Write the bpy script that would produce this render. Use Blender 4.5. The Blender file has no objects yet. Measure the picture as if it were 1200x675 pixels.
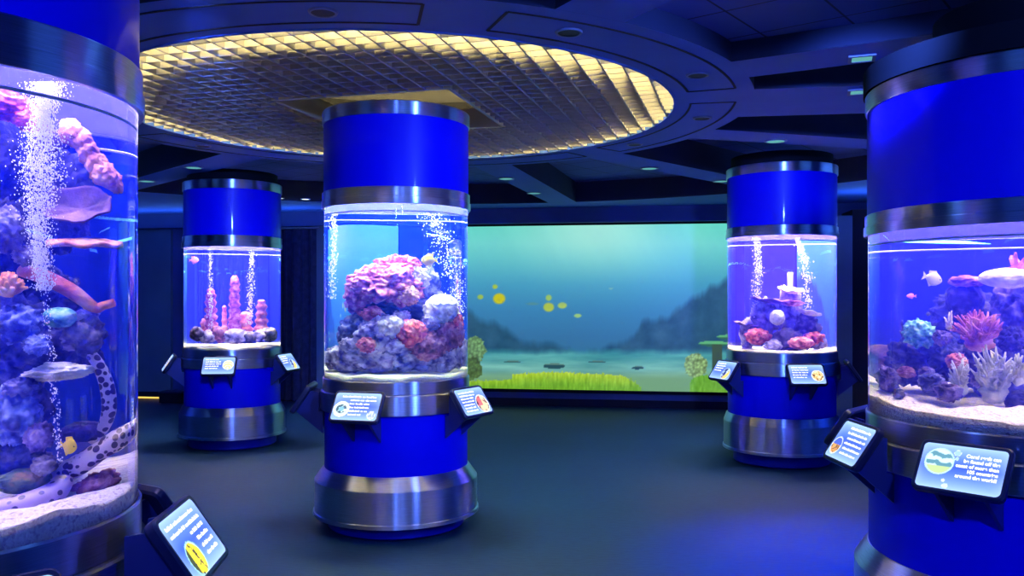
import bpy, bmesh, math, random
import numpy as np
from mathutils import Vector, Matrix, noise

random.seed(7)
PI = math.pi
C = bpy.context.scene.collection
EYE = 1.46          # camera height
F = 1000.0          # focal length in pixels of the 1200 px frame
CX, HY = 600.0, 348.0
R_ = math.radians

# ------------------------------------------------------------------ helpers
def link(name, me, mat=None, parent=None, loc=None):
    o = bpy.data.objects.new(name, me)
    C.objects.link(o)
    if mat is not None and me is not None:
        me.materials.clear()
        me.materials.append(mat)
    if parent is not None:
        o.parent = parent
    if loc is not None:
        o.location = loc
    return o

def tag(o, label=None, cat=None, group=None, kind=None):
    if label: o['label'] = label
    if cat: o['category'] = cat
    if group: o['group'] = group
    if kind: o['kind'] = kind
    return o

def empty(name, loc=(0, 0, 0), rz=0.0):
    o = bpy.data.objects.new(name, None)
    C.objects.link(o)
    o.location = loc
    o.rotation_euler = (0, 0, rz)
    o.empty_display_size = 0.05
    return o

class MB:
    """collects verts and faces, builds ONE mesh"""
    def __init__(self):
        self.v, self.f = [], []
    def add(self, vs, fs):
        b = len(self.v)
        self.v.extend([tuple(p) for p in vs])
        self.f.extend([tuple(b + i for i in q) for q in fs])
        return self
    def mesh(self, name, smooth=True, angle=40):
        me = bpy.data.meshes.new(name)
        me.from_pydata(self.v, [], self.f)
        me.update()
        if smooth and len(me.polygons):
            me.polygons.foreach_set('use_smooth', [True] * len(me.polygons))
            if angle is not None:
                me.set_sharp_from_angle(angle=R_(angle))
        return me
    def build(self, name, mat=None, parent=None, loc=None, smooth=True, angle=40):
        return link(name, self.mesh(name, smooth, angle), mat, parent, loc)
    # -- shapes
    def box(self, c, s, rz=0.0):
        x, y, z = s[0] / 2, s[1] / 2, s[2] / 2
        ca, sa = math.cos(rz), math.sin(rz)
        vs = []
        for dz in (-z, z):
            for dx, dy in ((-x, -y), (x, -y), (x, y), (-x, y)):
                vs.append((c[0] + dx * ca - dy * sa, c[1] + dx * sa + dy * ca, c[2] + dz))
        return self.add(vs, [(3, 2, 1, 0), (4, 5, 6, 7), (0, 1, 5, 4), (1, 2, 6, 5), (2, 3, 7, 6), (3, 0, 4, 7)])
    def lathe(self, prof, n=96, c=(0, 0, 0), closed=False, a0=0.0, a1=2 * PI):
        """prof: list of (r,z). closed: the profile is a ring (tube wall)."""
        full = abs(a1 - a0 - 2 * PI) < 1e-6
        m = len(prof)
        cols = n if full else n + 1
        vs = []
        for i in range(cols):
            a = a0 + (a1 - a0) * i / n
            ca, sa = math.cos(a), math.sin(a)
            for r, z in prof:
                vs.append((c[0] + r * ca, c[1] + r * sa, c[2] + z))
        fs = []
        for i in range(n):
            j = (i + 1) % cols
            for k in range(m if closed else m - 1):
                l = (k + 1) % m
                fs.append((i * m + k, j * m + k, j * m + l, i * m + l))
        if not full and closed:
            fs.append(tuple(range(m))[::-1])
            fs.append(tuple((cols - 1) * m + k for k in range(m)))
        self.add(vs, fs)
        return self
    def capped(self, prof, n=96, c=(0, 0, 0)):
        """solid of revolution with flat end caps"""
        b = len(self.v)
        self.lathe(prof, n, c)
        m = len(prof)
        self.f.append(tuple(b + i * m for i in range(n))[::-1])
        self.f.append(tuple(b + i * m + m - 1 for i in range(n)))
        return self
    def tube(self, pts, rad, n=8, cap=True):
        pts = [Vector(p) for p in pts]
        if not isinstance(rad, (list, tuple)):
            rad = [rad] * len(pts)
        b = len(self.v)
        prev = None
        for i, p in enumerate(pts):
            t = (pts[min(i + 1, len(pts) - 1)] - pts[max(i - 1, 0)])
            if t.length < 1e-9: t = Vector((0, 0, 1))
            t.normalize()
            if prev is None:
                u = t.orthogonal().normalized()
            else:
                u = (prev - t * prev.dot(t))
                if u.length < 1e-6: u = t.orthogonal()
                u.normalize()
            prev = u
            w = t.cross(u)
            for k in range(n):
                a = 2 * PI * k / n
                self.v.append(tuple(p + (u * math.cos(a) + w * math.sin(a)) * rad[i]))
        for i in range(len(pts) - 1):
            for k in range(n):
                l = (k + 1) % n
                self.f.append((b + i * n + k, b + i * n + l, b + (i + 1) * n + l, b + (i + 1) * n + k))
        if cap:
            self.f.append(tuple(b + k for k in range(n))[::-1])
            e = b + (len(pts) - 1) * n
            self.f.append(tuple(e + k for k in range(n)))
        return self
    def prism(self, poly, d0, d1, frame):
        """extrude the 2D polygon; frame(a, b, d) -> xyz"""
        n = len(poly)
        vs = [frame(a, b, d0) for a, b in poly] + [frame(a, b, d1) for a, b in poly]
        fs = [tuple(range(n))[::-1], tuple(range(n, 2 * n))]
        for i in range(n):
            j = (i + 1) % n
            fs.append((i, j, n + j, n + i))
        return self.add(vs, fs)

_ico = {}
def ico(sub):
    if sub not in _ico:
        bm = bmesh.new()
        bmesh.ops.create_icosphere(bm, subdivisions=sub, radius=1.0)
        bm.verts.ensure_lookup_table()
        _ico[sub] = ([v.co.copy() for v in bm.verts], [tuple(v.index for v in f.verts) for f in bm.faces])
        bm.free()
    return _ico[sub]

def s2l(c):
    return tuple((x / 255 / 12.92 if x / 255 <= 0.04045 else ((x / 255 + 0.055) / 1.055) ** 2.4) for x in c[:3]) + (1.0,)

# ------------------------------------------------------------------ materials
def newmat(name):
    m = bpy.data.materials.new(name)
    m.use_nodes = True
    nt = m.node_tree
    return m, nt, nt.nodes['Principled BSDF'], nt.nodes['Material Output']

def pmat(name, col, rough=0.5, metal=0.0, **kw):
    m, nt, p, out = newmat(name)
    p.inputs['Base Color'].default_value = (*col[:3], 1)
    p.inputs['Roughness'].default_value = rough
    p.inputs['Metallic'].default_value = metal
    for k, v in kw.items():
        p.inputs[k.replace('_', ' ')].default_value = v
    return m

def nmat(name, cols, scale=20.0, rough=0.8, detail=6.0, bump=0.0, kind='noise', bscale=None, lo=0.35, hi=0.65):
    """principled with the base colour from a noise or cell ramp over colours"""
    m, nt, p, out = newmat(name)
    tc = nt.nodes.new('ShaderNodeTexCoord')
    if kind == 'noise':
        t = nt.nodes.new('ShaderNodeTexNoise'); t.inputs['Detail'].default_value = detail
        src = t.outputs[0]
    else:
        t = nt.nodes.new('ShaderNodeTexVoronoi'); src = t.outputs['Distance']
    t.inputs['Scale'].default_value = scale
    nt.links.new(tc.outputs['Object'], t.inputs['Vector'])
    r = nt.nodes.new('ShaderNodeValToRGB')
    el = r.color_ramp.elements
    while len(el) < len(cols): el.new(0.5)
    for i, c in enumerate(cols):
        el[i].position = lo + (hi - lo) * i / max(1, len(cols) - 1)
        el[i].color = (*c[:3], 1)
    nt.links.new(src, r.inputs[0])
    nt.links.new(r.outputs[0], p.inputs['Base Color'])
    p.inputs['Roughness'].default_value = rough
    if bump:
        b = nt.nodes.new('ShaderNodeBump'); b.inputs['Strength'].default_value = bump
        b.inputs['Distance'].default_value = 0.01
        t2 = nt.nodes.new('ShaderNodeTexNoise'); t2.inputs['Scale'].default_value = bscale or scale * 3
        t2.inputs['Detail'].default_value = 8
        nt.links.new(tc.outputs['Object'], t2.inputs['Vector'])
        nt.links.new(t2.outputs[0], b.inputs['Height'])
        nt.links.new(b.outputs[0], p.inputs['Normal'])
    return m

def emat(name, col, strength):
    m, nt, p, out = newmat(name)
    nt.nodes.remove(p)
    e = nt.nodes.new('ShaderNodeEmission')
    e.inputs[0].default_value = (*col[:3], 1); e.inputs[1].default_value = strength
    nt.links.new(e.outputs[0], out.inputs[0])
    return m

def attr_emat(name, strength):
    m, nt, p, out = newmat(name)
    a = nt.nodes.new('ShaderNodeAttribute'); a.attribute_name = 'picture'
    p.inputs['Base Color'].default_value = (0.02, 0.02, 0.02, 1)
    p.inputs['Roughness'].default_value = 0.35
    nt.links.new(a.outputs['Color'], p.inputs['Emission Color'])
    p.inputs['Emission Strength'].default_value = strength
    return m

def steel(name, col, rough, aniso=0.75):
    m, nt, p, out = newmat(name)
    p.inputs['Metallic'].default_value = 1.0
    p.inputs['Roughness'].default_value = rough
    p.inputs['Anisotropic'].default_value = aniso
    p.inputs['Anisotropic Rotation'].default_value = 0.25
    tg = nt.nodes.new('ShaderNodeTangent'); tg.direction_type = 'RADIAL'; tg.axis = 'Z'
    nt.links.new(tg.outputs[0], p.inputs['Tangent'])
    tc = nt.nodes.new('ShaderNodeTexCoord')
    mp = nt.nodes.new('ShaderNodeMapping'); mp.inputs['Scale'].default_value = (3, 3, 160)
    t = nt.nodes.new('ShaderNodeTexNoise'); t.inputs['Scale'].default_value = 4; t.inputs['Detail'].default_value = 4
    nt.links.new(tc.outputs['Object'], mp.inputs[0]); nt.links.new(mp.outputs[0], t.inputs['Vector'])
    r = nt.nodes.new('ShaderNodeValToRGB')
    r.color_ramp.elements[0].position = 0.3; r.color_ramp.elements[1].position = 0.7
    r.color_ramp.elements[0].color = (*[c * 0.8 for c in col], 1)
    r.color_ramp.elements[1].color = (*[min(1, c * 1.1) for c in col], 1)
    nt.links.new(t.outputs[0], r.inputs[0]); nt.links.new(r.outputs[0], p.inputs['Base Color'])
    return m

M = {}
M['steel'] = steel('brushed_steel', (0.62, 0.66, 0.84), 0.33, 1.0)
M['dark_steel'] = steel('dark_steel', (0.48, 0.52, 0.70), 0.33, 1.0)
M['drum'] = pmat('blue_lacquer', (0.0, 0.0, 0.78), 0.4, 0.0, Coat_Weight=0.15, Coat_Roughness=0.06)
M['drum'].node_tree.nodes['Principled BSDF'].inputs['Specular IOR Level'].default_value = 0.2
M['plinth'] = pmat('blue_plinth', (0.0, 0.005, 0.45), 0.4)
M['black'] = pmat('black_paint', (0.006, 0.008, 0.016), 0.7)
M['black'].node_tree.nodes['Principled BSDF'].inputs['Specular IOR Level'].default_value = 0.1
M['housing'] = pmat('sign_housing', (0.008, 0.012, 0.06), 0.35)
M['bracket'] = pmat('bracket_metal', (0.03, 0.04, 0.22), 0.35, 0.3)
M['ceiling'] = nmat('ceiling_blue', [(0.035, 0.11, 0.48), (0.04, 0.12, 0.52)], 3, 0.75)
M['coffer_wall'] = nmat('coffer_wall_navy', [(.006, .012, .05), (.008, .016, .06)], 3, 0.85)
M['coffer'] = None
M['liner'] = pmat('lid_liner_paint', (.03, .025, .11), .7)
M['groove'] = pmat('dark_reveal', (0.004, 0.006, 0.02), 0.9)
M['wall'] = nmat('wall_paint', [(0.030, 0.060, 0.22), (0.036, 0.07, 0.26)], 2, 0.8)
M['cloth'] = nmat('drape_cloth', [(0.012, 0.018, 0.07), (0.02, 0.03, 0.11)], 14, 0.95)
M['panel'] = nmat('teal_panel', [(0.06, 0.13, 0.22), (0.07, 0.15, 0.25)], 3, 0.6)

def carpet():
    m, nt, p, out = newmat('woven_carpet')
    tc = nt.nodes.new('ShaderNodeTexCoord')
    w = nt.nodes.new('ShaderNodeTexNoise'); w.inputs['Scale'].default_value = 1.3; w.inputs['Detail'].default_value = 3
    n = nt.nodes.new('ShaderNodeTexNoise'); n.inputs['Scale'].default_value = 42; n.inputs['Detail'].default_value = 3
    mp = nt.nodes.new('ShaderNodeMapping'); mp.inputs['Scale'].default_value = (0.35, 1.6, 1)
    nt.links.new(tc.outputs['Object'], mp.inputs[0]); nt.links.new(mp.outputs[0], n.inputs['Vector'])
    nt.links.new(tc.outputs['Object'], w.inputs['Vector'])
    mx = nt.nodes.new('ShaderNodeMix'); mx.data_type = 'FLOAT'; mx.inputs[0].default_value = 0.65
    nt.links.new(w.outputs[0], mx.inputs[2]); nt.links.new(n.outputs[0], mx.inputs[3])
    r = nt.nodes.new('ShaderNodeValToRGB')
    r.color_ramp.elements[0].position = 0.3; r.color_ramp.elements[0].color = (0.002, 0.021, 0.066, 1)
    r.color_ramp.elements[1].position = 0.7; r.color_ramp.elements[1].color = (0.005, 0.044, 0.118, 1)
    nt.links.new(mx.outputs[0], r.inputs[0]); nt.links.new(r.outputs[0], p.inputs['Base Color'])
    p.inputs['Roughness'].default_value = 0.55
    p.inputs['Specular IOR Level'].default_value = 0.35
    b = nt.nodes.new('ShaderNodeBump'); b.inputs['Strength'].default_value = 0.35; b.inputs['Distance'].default_value = 0.006
    nt.links.new(mx.outputs[0], b.inputs['Height']); nt.links.new(b.outputs[0], p.inputs['Normal'])
    return m
M['carpet'] = carpet()

def tiles():
    m, nt, p, out = newmat('ceiling_tiles')
    tc = nt.nodes.new('ShaderNodeTexCoord')
    mp = nt.nodes.new('ShaderNodeMapping'); mp.inputs['Rotation'].default_value = (0, 0, R_(38))
    br = nt.nodes.new('ShaderNodeTexBrick')
    br.offset = 0.0; br.squash = 1.0
    br.inputs['Scale'].default_value = 1.0
    br.inputs['Brick Width'].default_value = 0.4; br.inputs['Row Height'].default_value = 0.4
    br.inputs['Mortar Size'].default_value = 0.006
    br.inputs['Color1'].default_value = (0.05, 0.09, 0.36, 1); br.inputs['Color2'].default_value = (0.055, 0.1, 0.39, 1)
    br.inputs['Mortar'].default_value = (0.008, 0.012, 0.05, 1)
    nt.links.new(tc.outputs['Object'], mp.inputs[0]); nt.links.new(mp.outputs[0], br.inputs['Vector'])
    nt.links.new(br.outputs[0], p.inputs['Base Color'])
    p.inputs['Roughness'].default_value = 0.8
    return m
M['coffer'] = tiles()

def water(name, sc, dens, absorb):
    m, nt, p, out = newmat(name)
    nt.nodes.remove(p)
    g = nt.nodes.new('ShaderNodeBsdfGlass'); g.inputs['IOR'].default_value = 1.33; g.inputs['Roughness'].default_value = 0.0
    g.inputs['Color'].default_value = (0.97, 0.98, 1.0, 1)
    s = nt.nodes.new('ShaderNodeVolumeScatter'); s.inputs['Color'].default_value = (*sc, 1); s.inputs['Density'].default_value = dens
    nt.links.new(g.outputs[0], out.inputs['Surface'])
    nt.links.new(s.outputs[0], out.inputs['Volume'])
    return m

# ------------------------------------------------------------------ columns
LAMP = {
    'C': emat('tank_lamp_white', (0.52, 0.64, 1.0), 112.0),
    'LB': emat('tank_lamp_blue', (0.44, 0.40, 1.0), 165.0),
    'RB': emat('tank_lamp_violet', (0.42, 0.36, 1.0), 165.0),
    'RF': emat('tank_lamp_lilac', (0.46, 0.38, 1.0), 25.0),
    'LF': emat('tank_lamp_mauve', (0.42, 0.36, 1.0), 48.0),
}
WATER = {k: water('lit_water', sc_, d_, None) for k, sc_, d_ in (
    ('C', (0.006, 0.035, 0.80), 1.0), ('LB', (0.016, 0.025, 0.85), 1.25), ('RB', (0.03, 0.02, 0.85), 1.25),
    ('RF', (0.014, 0.018, 0.85), 1.5), ('LF', (0.006, 0.022, 0.80), 0.8))}
M['meniscus'] = pmat('water_line', (0.75, 0.8, 0.95), 0.2)
CEIL = 2.64

class Col:
    def __init__(s, c, R, rb, z, lamp, label):
        # z: metal base bottom, base top of the straight part, drum bottom, drum top, collar split,
        #    glass bottom, glass top, upper ring top, upper drum top, cap top
        s.c, s.R, s.z = Vector((c[0], c[1], 0)), R, z
        zb0, zb1, zd0, zd1, zs, zg0, zg1, zr, zu, zc = z
        s.zg0, s.zg1 = zg0, zg1
        root = empty('aquarium_column', (c[0], c[1], 0))
        tag(root, label, 'aquarium', 'lit cylindrical aquariums')
        s.root = root
        t = 0.006
        MB().capped([(rb - 0.10, 0), (rb - 0.085, 0.012), (rb - 0.085, zb0 - 0.004)]).build('plinth', M['plinth'], root)
        MB().capped([(rb - 0.02, zb0 - 0.004), (rb + 0.008, zb0), (rb + 0.008, zb0 + 0.022), (rb, zb0 + 0.026), (rb, zb1), (R + 0.012, zd0 - 0.01), (R + 0.004, zd0)], 128).build('base_cladding', M['steel'], root, angle=20)
        MB().lathe([(R - 0.006, zd0 - 0.02), (R - 0.002, zd0 - 0.02), (R - 0.002, zd1 + 0.01), (R - 0.012, zd1 + 0.01)], 128).build('lower_drum', M['drum'], root, angle=30)
        MB().lathe([(R - 0.02, zd1 + 0.004), (R + 0.02, zd1), (R + 0.024, zd1 + 0.006), (R + 0.024, zs - 0.006), (R + 0.018, zs), (R - 0.02, zs)], 128).build('lower_collar', M['steel'], root, angle=25)
        # the tray is a cup: it carries the tank, its rim shows as the second metal ring
        MB().capped([(R - 0.03, zs + 0.001), (R + 0.006, zs + 0.001), (R + 0.010, zs + 0.006), (R + 0.010, zg0 - 0.006), (R + 0.006, zg0), (R + 0.0025, zg0), (R + 0.0025, zs + 0.03), (R - 0.03, zs + 0.025)], 128).build('tank_tray', M['dark_steel'], root, angle=25)
        g = MB().capped([(R, zg0 - 0.03), (R, zg1 + 0.44)], 192).build('water_tank', WATER[lamp], root, angle=30)
        MB().lathe([(R - 0.006, zg1 - 0.048), (R - 0.022, zg1 - 0.044), (R - 0.006, zg1 - 0.040)], 128, closed=True).build('water_line', M['meniscus'], g)
        MB().capped([(R * 0.90, zg1 + 0.405), (R * 0.90, zg1 + 0.42)], 64).build('tank_lamp', LAMP[lamp], root)
        zm = zg1 + (zr - zg1) * 0.45
        MB().lathe([(R + 0.003, zg1 + 0.003), (R + 0.003, zg1), (R + 0.016, zg1), (R + 0.018, zg1 + 0.005), (R + 0.018, zm - 0.003), (R + 0.013, zm), (R + 0.013, zr - 0.004), (R + 0.009, zr), (R + 0.003, zr)], 128).build('upper_ring', M['steel'], root, angle=25)
        MB().lathe([(R + 0.0015, zg1 + 0.004), (R + 0.0015, zg1 + 0.445), (0.002, zg1 + 0.445)], 96).build('lid_liner', M['liner'], root)
        MB().lathe([(R + 0.004, zr - 0.005), (R + 0.004, zu + 0.004), (R - 0.02, zu + 0.004)], 128).build('upper_drum', M['drum'], root, angle=30)
        MB().lathe([(R - 0.02, zu), (R + 0.010, zu), (R + 0.012, zu + 0.005), (R + 0.012, zc - 0.005), (R + 0.008, zc), (R - 0.03, zc)], 128).build('cap_ring', M['steel'], root, angle=25)
        s.root = root
    # -- a photograph ray bent into the water; d = offset from the axis plane along the ray
    def place(s, px, py, d=0.0):
        o = Vector((0, 0, EYE))
        r = Vector(((px - CX) / F, 1.0, (HY - py) / F)).normalized()
        a = r.x ** 2 + r.y ** 2
        b = (o.x - s.c.x) * r.x + (o.y - s.c.y) * r.y
        cc = (o.x - s.c.x) ** 2 + (o.y - s.c.y) ** 2 - s.R ** 2
        disc = b * b - a * cc
        if disc < 1e-6: disc = 1e-6
        t = (-b - math.sqrt(disc)) / a
        p = o + r * t
        n = Vector((p.x - s.c.x, p.y - s.c.y, 0)).normalized()
        eta = 1 / 1.33
        ci = -r.dot(n)
        k = 1 - eta * eta * (1 - ci * ci)
        q = (r * eta + n * (eta * ci - math.sqrt(k))).normalized()
        # walk until the view-axis coordinate reaches d
        ax = Vector((s.c.x, s.c.y, 0)).normalized()
        w = ((s.c - Vector((p.x, p.y, 0))).dot(ax) + d) / Vector((q.x, q.y, 0)).dot(ax)
        w = max(w, 0.012)
        P = p + q * w
        rel = Vector((P.x - s.c.x, P.y - s.c.y, 0))
        if rel.length > s.R * 0.93:
            rel = rel.normalized() * s.R * 0.93
            P = Vector((s.c.x + rel.x, s.c.y + rel.y, P.z))
        return P
    def size(s, px, py, d, w, h):
        a, b = s.place(px - w / 2, py, d), s.place(px + w / 2, py, d)
        c, e = s.place(px, py - h / 2, d), s.place(px, py + h / 2, d)
        return (a - b).length / 2, abs(c.z - e.z) / 2

COLS = {}
Z0 = (.09, .308, .385, .75, .872, .953, 2.018, 2.12, 2.55, 2.632)
COLS['C'] = Col((-.747, 5.53), .46, .52, Z0, 'C',
    'central column aquarium under the glowing grille, holding a big pink coral mound')
COLS['LB'] = Col((-2.78, 8.5), .46, .505, (.11, .33, .407, .777, .87, .96, 1.938, 2.047, 2.49, 2.575), 'LB',
    'far column aquarium before the dark drapes, holding four pink coral pillars')
COLS['RB'] = Col((2.404, 7.62), .465, .50, (.118, .36, .43, .787, .897, .987, 1.983, 2.07, 2.52, 2.60), 'RB',
    'far column aquarium beside the projection screen, holding stacked plate corals')
COLS['RF'] = Col((2.195, 3.569), .652, .71, (.09, .308, .387, .75, .865, .962, 1.727, 1.818, 2.27, 2.346), 'RF',
    'widest column aquarium, short tank with sloping sand and branching corals, cropped by the frame')
COLS['LF'] = Col((-1.51, 2.15), .52, .585, (.09, .308, .385, .73, .815, .915, 1.956, 2.07, 2.55, 2.632), 'LF',
    'nearest column aquarium, tall tank with spotted eels and a strong bubble plume')
for k in ('LB', 'RB', 'RF'):
    c = COLS[k]
    zc = c.z[9]
    ro = c.R + .02 if k == 'RF' else c.R - .03
    MB().lathe([(ro, zc + .001), (ro, zc + .10), (c.R * .6, zc + .10), (c.R * .6, CEIL - .002)], 96).build('neck', M['black'], c.root)

# ------------------------------------------------------------------ information panels
DISP = attr_emat('sign_display', 1.5)
M['glyph'] = emat('sign_lettering', (0.95, 0.95, 1.0), 1.7)

def rrect(w, h, r, n=5):
    pts = []
    for cx, cy, a0 in ((w / 2 - r, h / 2 - r, 0), (-w / 2 + r, h / 2 - r, 90), (-w / 2 + r, -h / 2 + r, 180), (w / 2 - r, -h / 2 + r, 270)):
        for i in range(n + 1):
            a = R_(a0 + 90 * i / n)
            pts.append((cx + r * math.cos(a), cy + r * math.sin(a)))
    return pts

def fbm(x, y, s=0.0):
    return noise.fractal(Vector((x, y, s)), 0.9, 2.0, 4)

def sign_picture(kind, u, v, W, H):
    """colour (sRGB 0-255) of the display at u,v in metres from its centre"""
    x, y = u / (W / 2), v / (H / 2)
    base = np.array((62, 96, 228.)) * (1 - abs(y)) + np.array((150, 190, 255.)) * abs(y)
    e = max(abs(x), abs(y)) ** 6
    c = base * (1 - 0.35 * e) + np.array((200, 225, 255.)) * 0.35 * e
    def disc(cx, cy, r, fn, rim=(235, 245, 255)):
        nonlocal c
        d = math.hypot(u - cx, v - cy)
        if d < r:
            c = np.array(fn((u - cx) / r, (v - cy) / r), float)
        if r * 0.90 < d < r:
            c = np.array(rim, float)
    k = kind
    if k == 'wave':
        def f(a, b):
            s = math.sin(b * 9 + 1.4 * a + 1.5 * fbm(a * 2, b * 2))
            g = np.array((205, 235, 245.)) if s > 0.1 else np.array((95, 150, 170.))
            if b < -0.35: g = np.array((190, 215, 150.))
            return g
        disc(-0.078, 0.018, 0.052, f, (190, 230, 245))
        disc(-0.022, 0.058, 0.012, lambda a, b: (160, 200, 255)); disc(-0.02, 0.036, 0.007, lambda a, b: (170, 205, 255))
        disc(-0.050, -0.054, 0.006, lambda a, b: (220, 235, 255)); disc(-0.04, -0.074, 0.010, lambda a, b: (200, 225, 255))
    elif k == 'ring':
        def f(a, b):
            d = math.hypot(a, b * 1.2)
            if 0.35 < d < 0.68 and fbm(a * 3, b * 3, 2) > -0.25: return (50, 90, 120)
            if d < 0.35: return (130, 190, 220)
            return (215, 235, 240)
        disc(-0.09, -0.018, 0.05, f)
        disc(0.105, -0.052, 0.026, lambda a, b: (205, 215, 225) if fbm(a * 2, b * 2) > 0 else (150, 170, 200))
    elif k == 'red':
        def f(a, b):
            n_ = fbm(a * 2 + 3, b * 2)
            if n_ < -0.28: return (45, 25, 60)
            return (235, 110, 110) if a < 0 and b > -0.2 else (245, 210, 170)
        disc(0.078, -0.026, 0.062, f)
    elif k == 'yellow':
        def f(a, b):
            n_ = fbm(a * 2.2 + 1, b * 2.2)
            if a < -0.45: return (70, 80, 40)
            return (40, 40, 30) if n_ < -0.35 else (245, 225, 40)
        disc(-0.055, -0.042, 0.05, f, (170, 225, 240))
    elif k == 'clown':
        def f(a, b):
            if b > 0.1: return (75, 100, 220)
            return (225, 165, 95) if fbm(a * 2.5, b * 2.5, 1) > -0.1 else (110, 70, 60)
        disc(-0.095, -0.03, 0.042, f)
    elif k == 'shell':
        def f(a, b):
            s = math.sin(14 * math.hypot(a, b + 0.6))
            return (240, 236, 215) if s > 0 else (200, 205, 130)
        disc(0.085, 0.006, 0.05, f)
    elif k == 'coral':
        def f(a, b):
            n_ = fbm(a * 2.5, b * 2.5, 5)
            return (60, 35, 25) if n_ < -0.2 else ((235, 190, 120) if n_ < 0.2 else (245, 230, 200))
        disc(0.085, -0.014, 0.052, f)
    elif k == 'wings':
        def f(a, b):
            if b < a * 1.2 - 0.2: return (240, 205, 110)
            return (40, 60, 140) if fbm(a * 2, b * 2, 9) > -0.1 else (190, 215, 240)
        disc(0.06, -0.03, 0.058, f, (185, 210, 245))
    return c

SW, SH = 0.288, 0.176      # lit face
LINES = {   # kind -> word-like strokes: (left x, right x) per line
    'ring': [(-.10, .12), (-.045, .12), (-.045, .09), (-.04, .085), (-.04, .08), (-.04, .05)],
    'red': [(-.115, .06), (-.115, .04), (-.115, .02), (-.115, .005), (-.115, .0), (-.115, -.005), (-.115, .0)],
    'yellow': [(-.12, .11), (-.12, .11), (.0, .11), (.02, .11), (.02, .11), (.02, .11)],
    'clown': [(-.06, .12), (-.06, .12), (-.04, .12), (-.04, .12), (-.03, .12), (-.03, .11)],
    'shell': [(-.12, .01), (-.12, .02), (-.12, .02), (-.12, .0), (-.12, -.01)],
    'coral': [(-.12, .01), (-.12, .02), (-.12, .02), (-.12, .0), (-.12, -.01)],
    'wings': [(-.12, .0), (-.12, .01), (-.12, -.01), (-.12, -.02)],
}

def text_mesh(s, size, align):
    cu = bpy.data.curves.new('lettering', 'FONT')
    cu.body = s; cu.size = size; cu.align_x = align; cu.align_y = 'CENTER'
    cu.space_line = 1.08; cu.offset = 0.0006; cu.extrude = 0.0004
    o = bpy.data.objects.new('tmp_text', cu); C.objects.link(o)
    bpy.context.view_layer.update()
    dg = bpy.context.evaluated_depsgraph_get()
    me = bpy.data.meshes.new_from_object(o.evaluated_get(dg))
    bpy.data.objects.remove(o)
    return me

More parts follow.
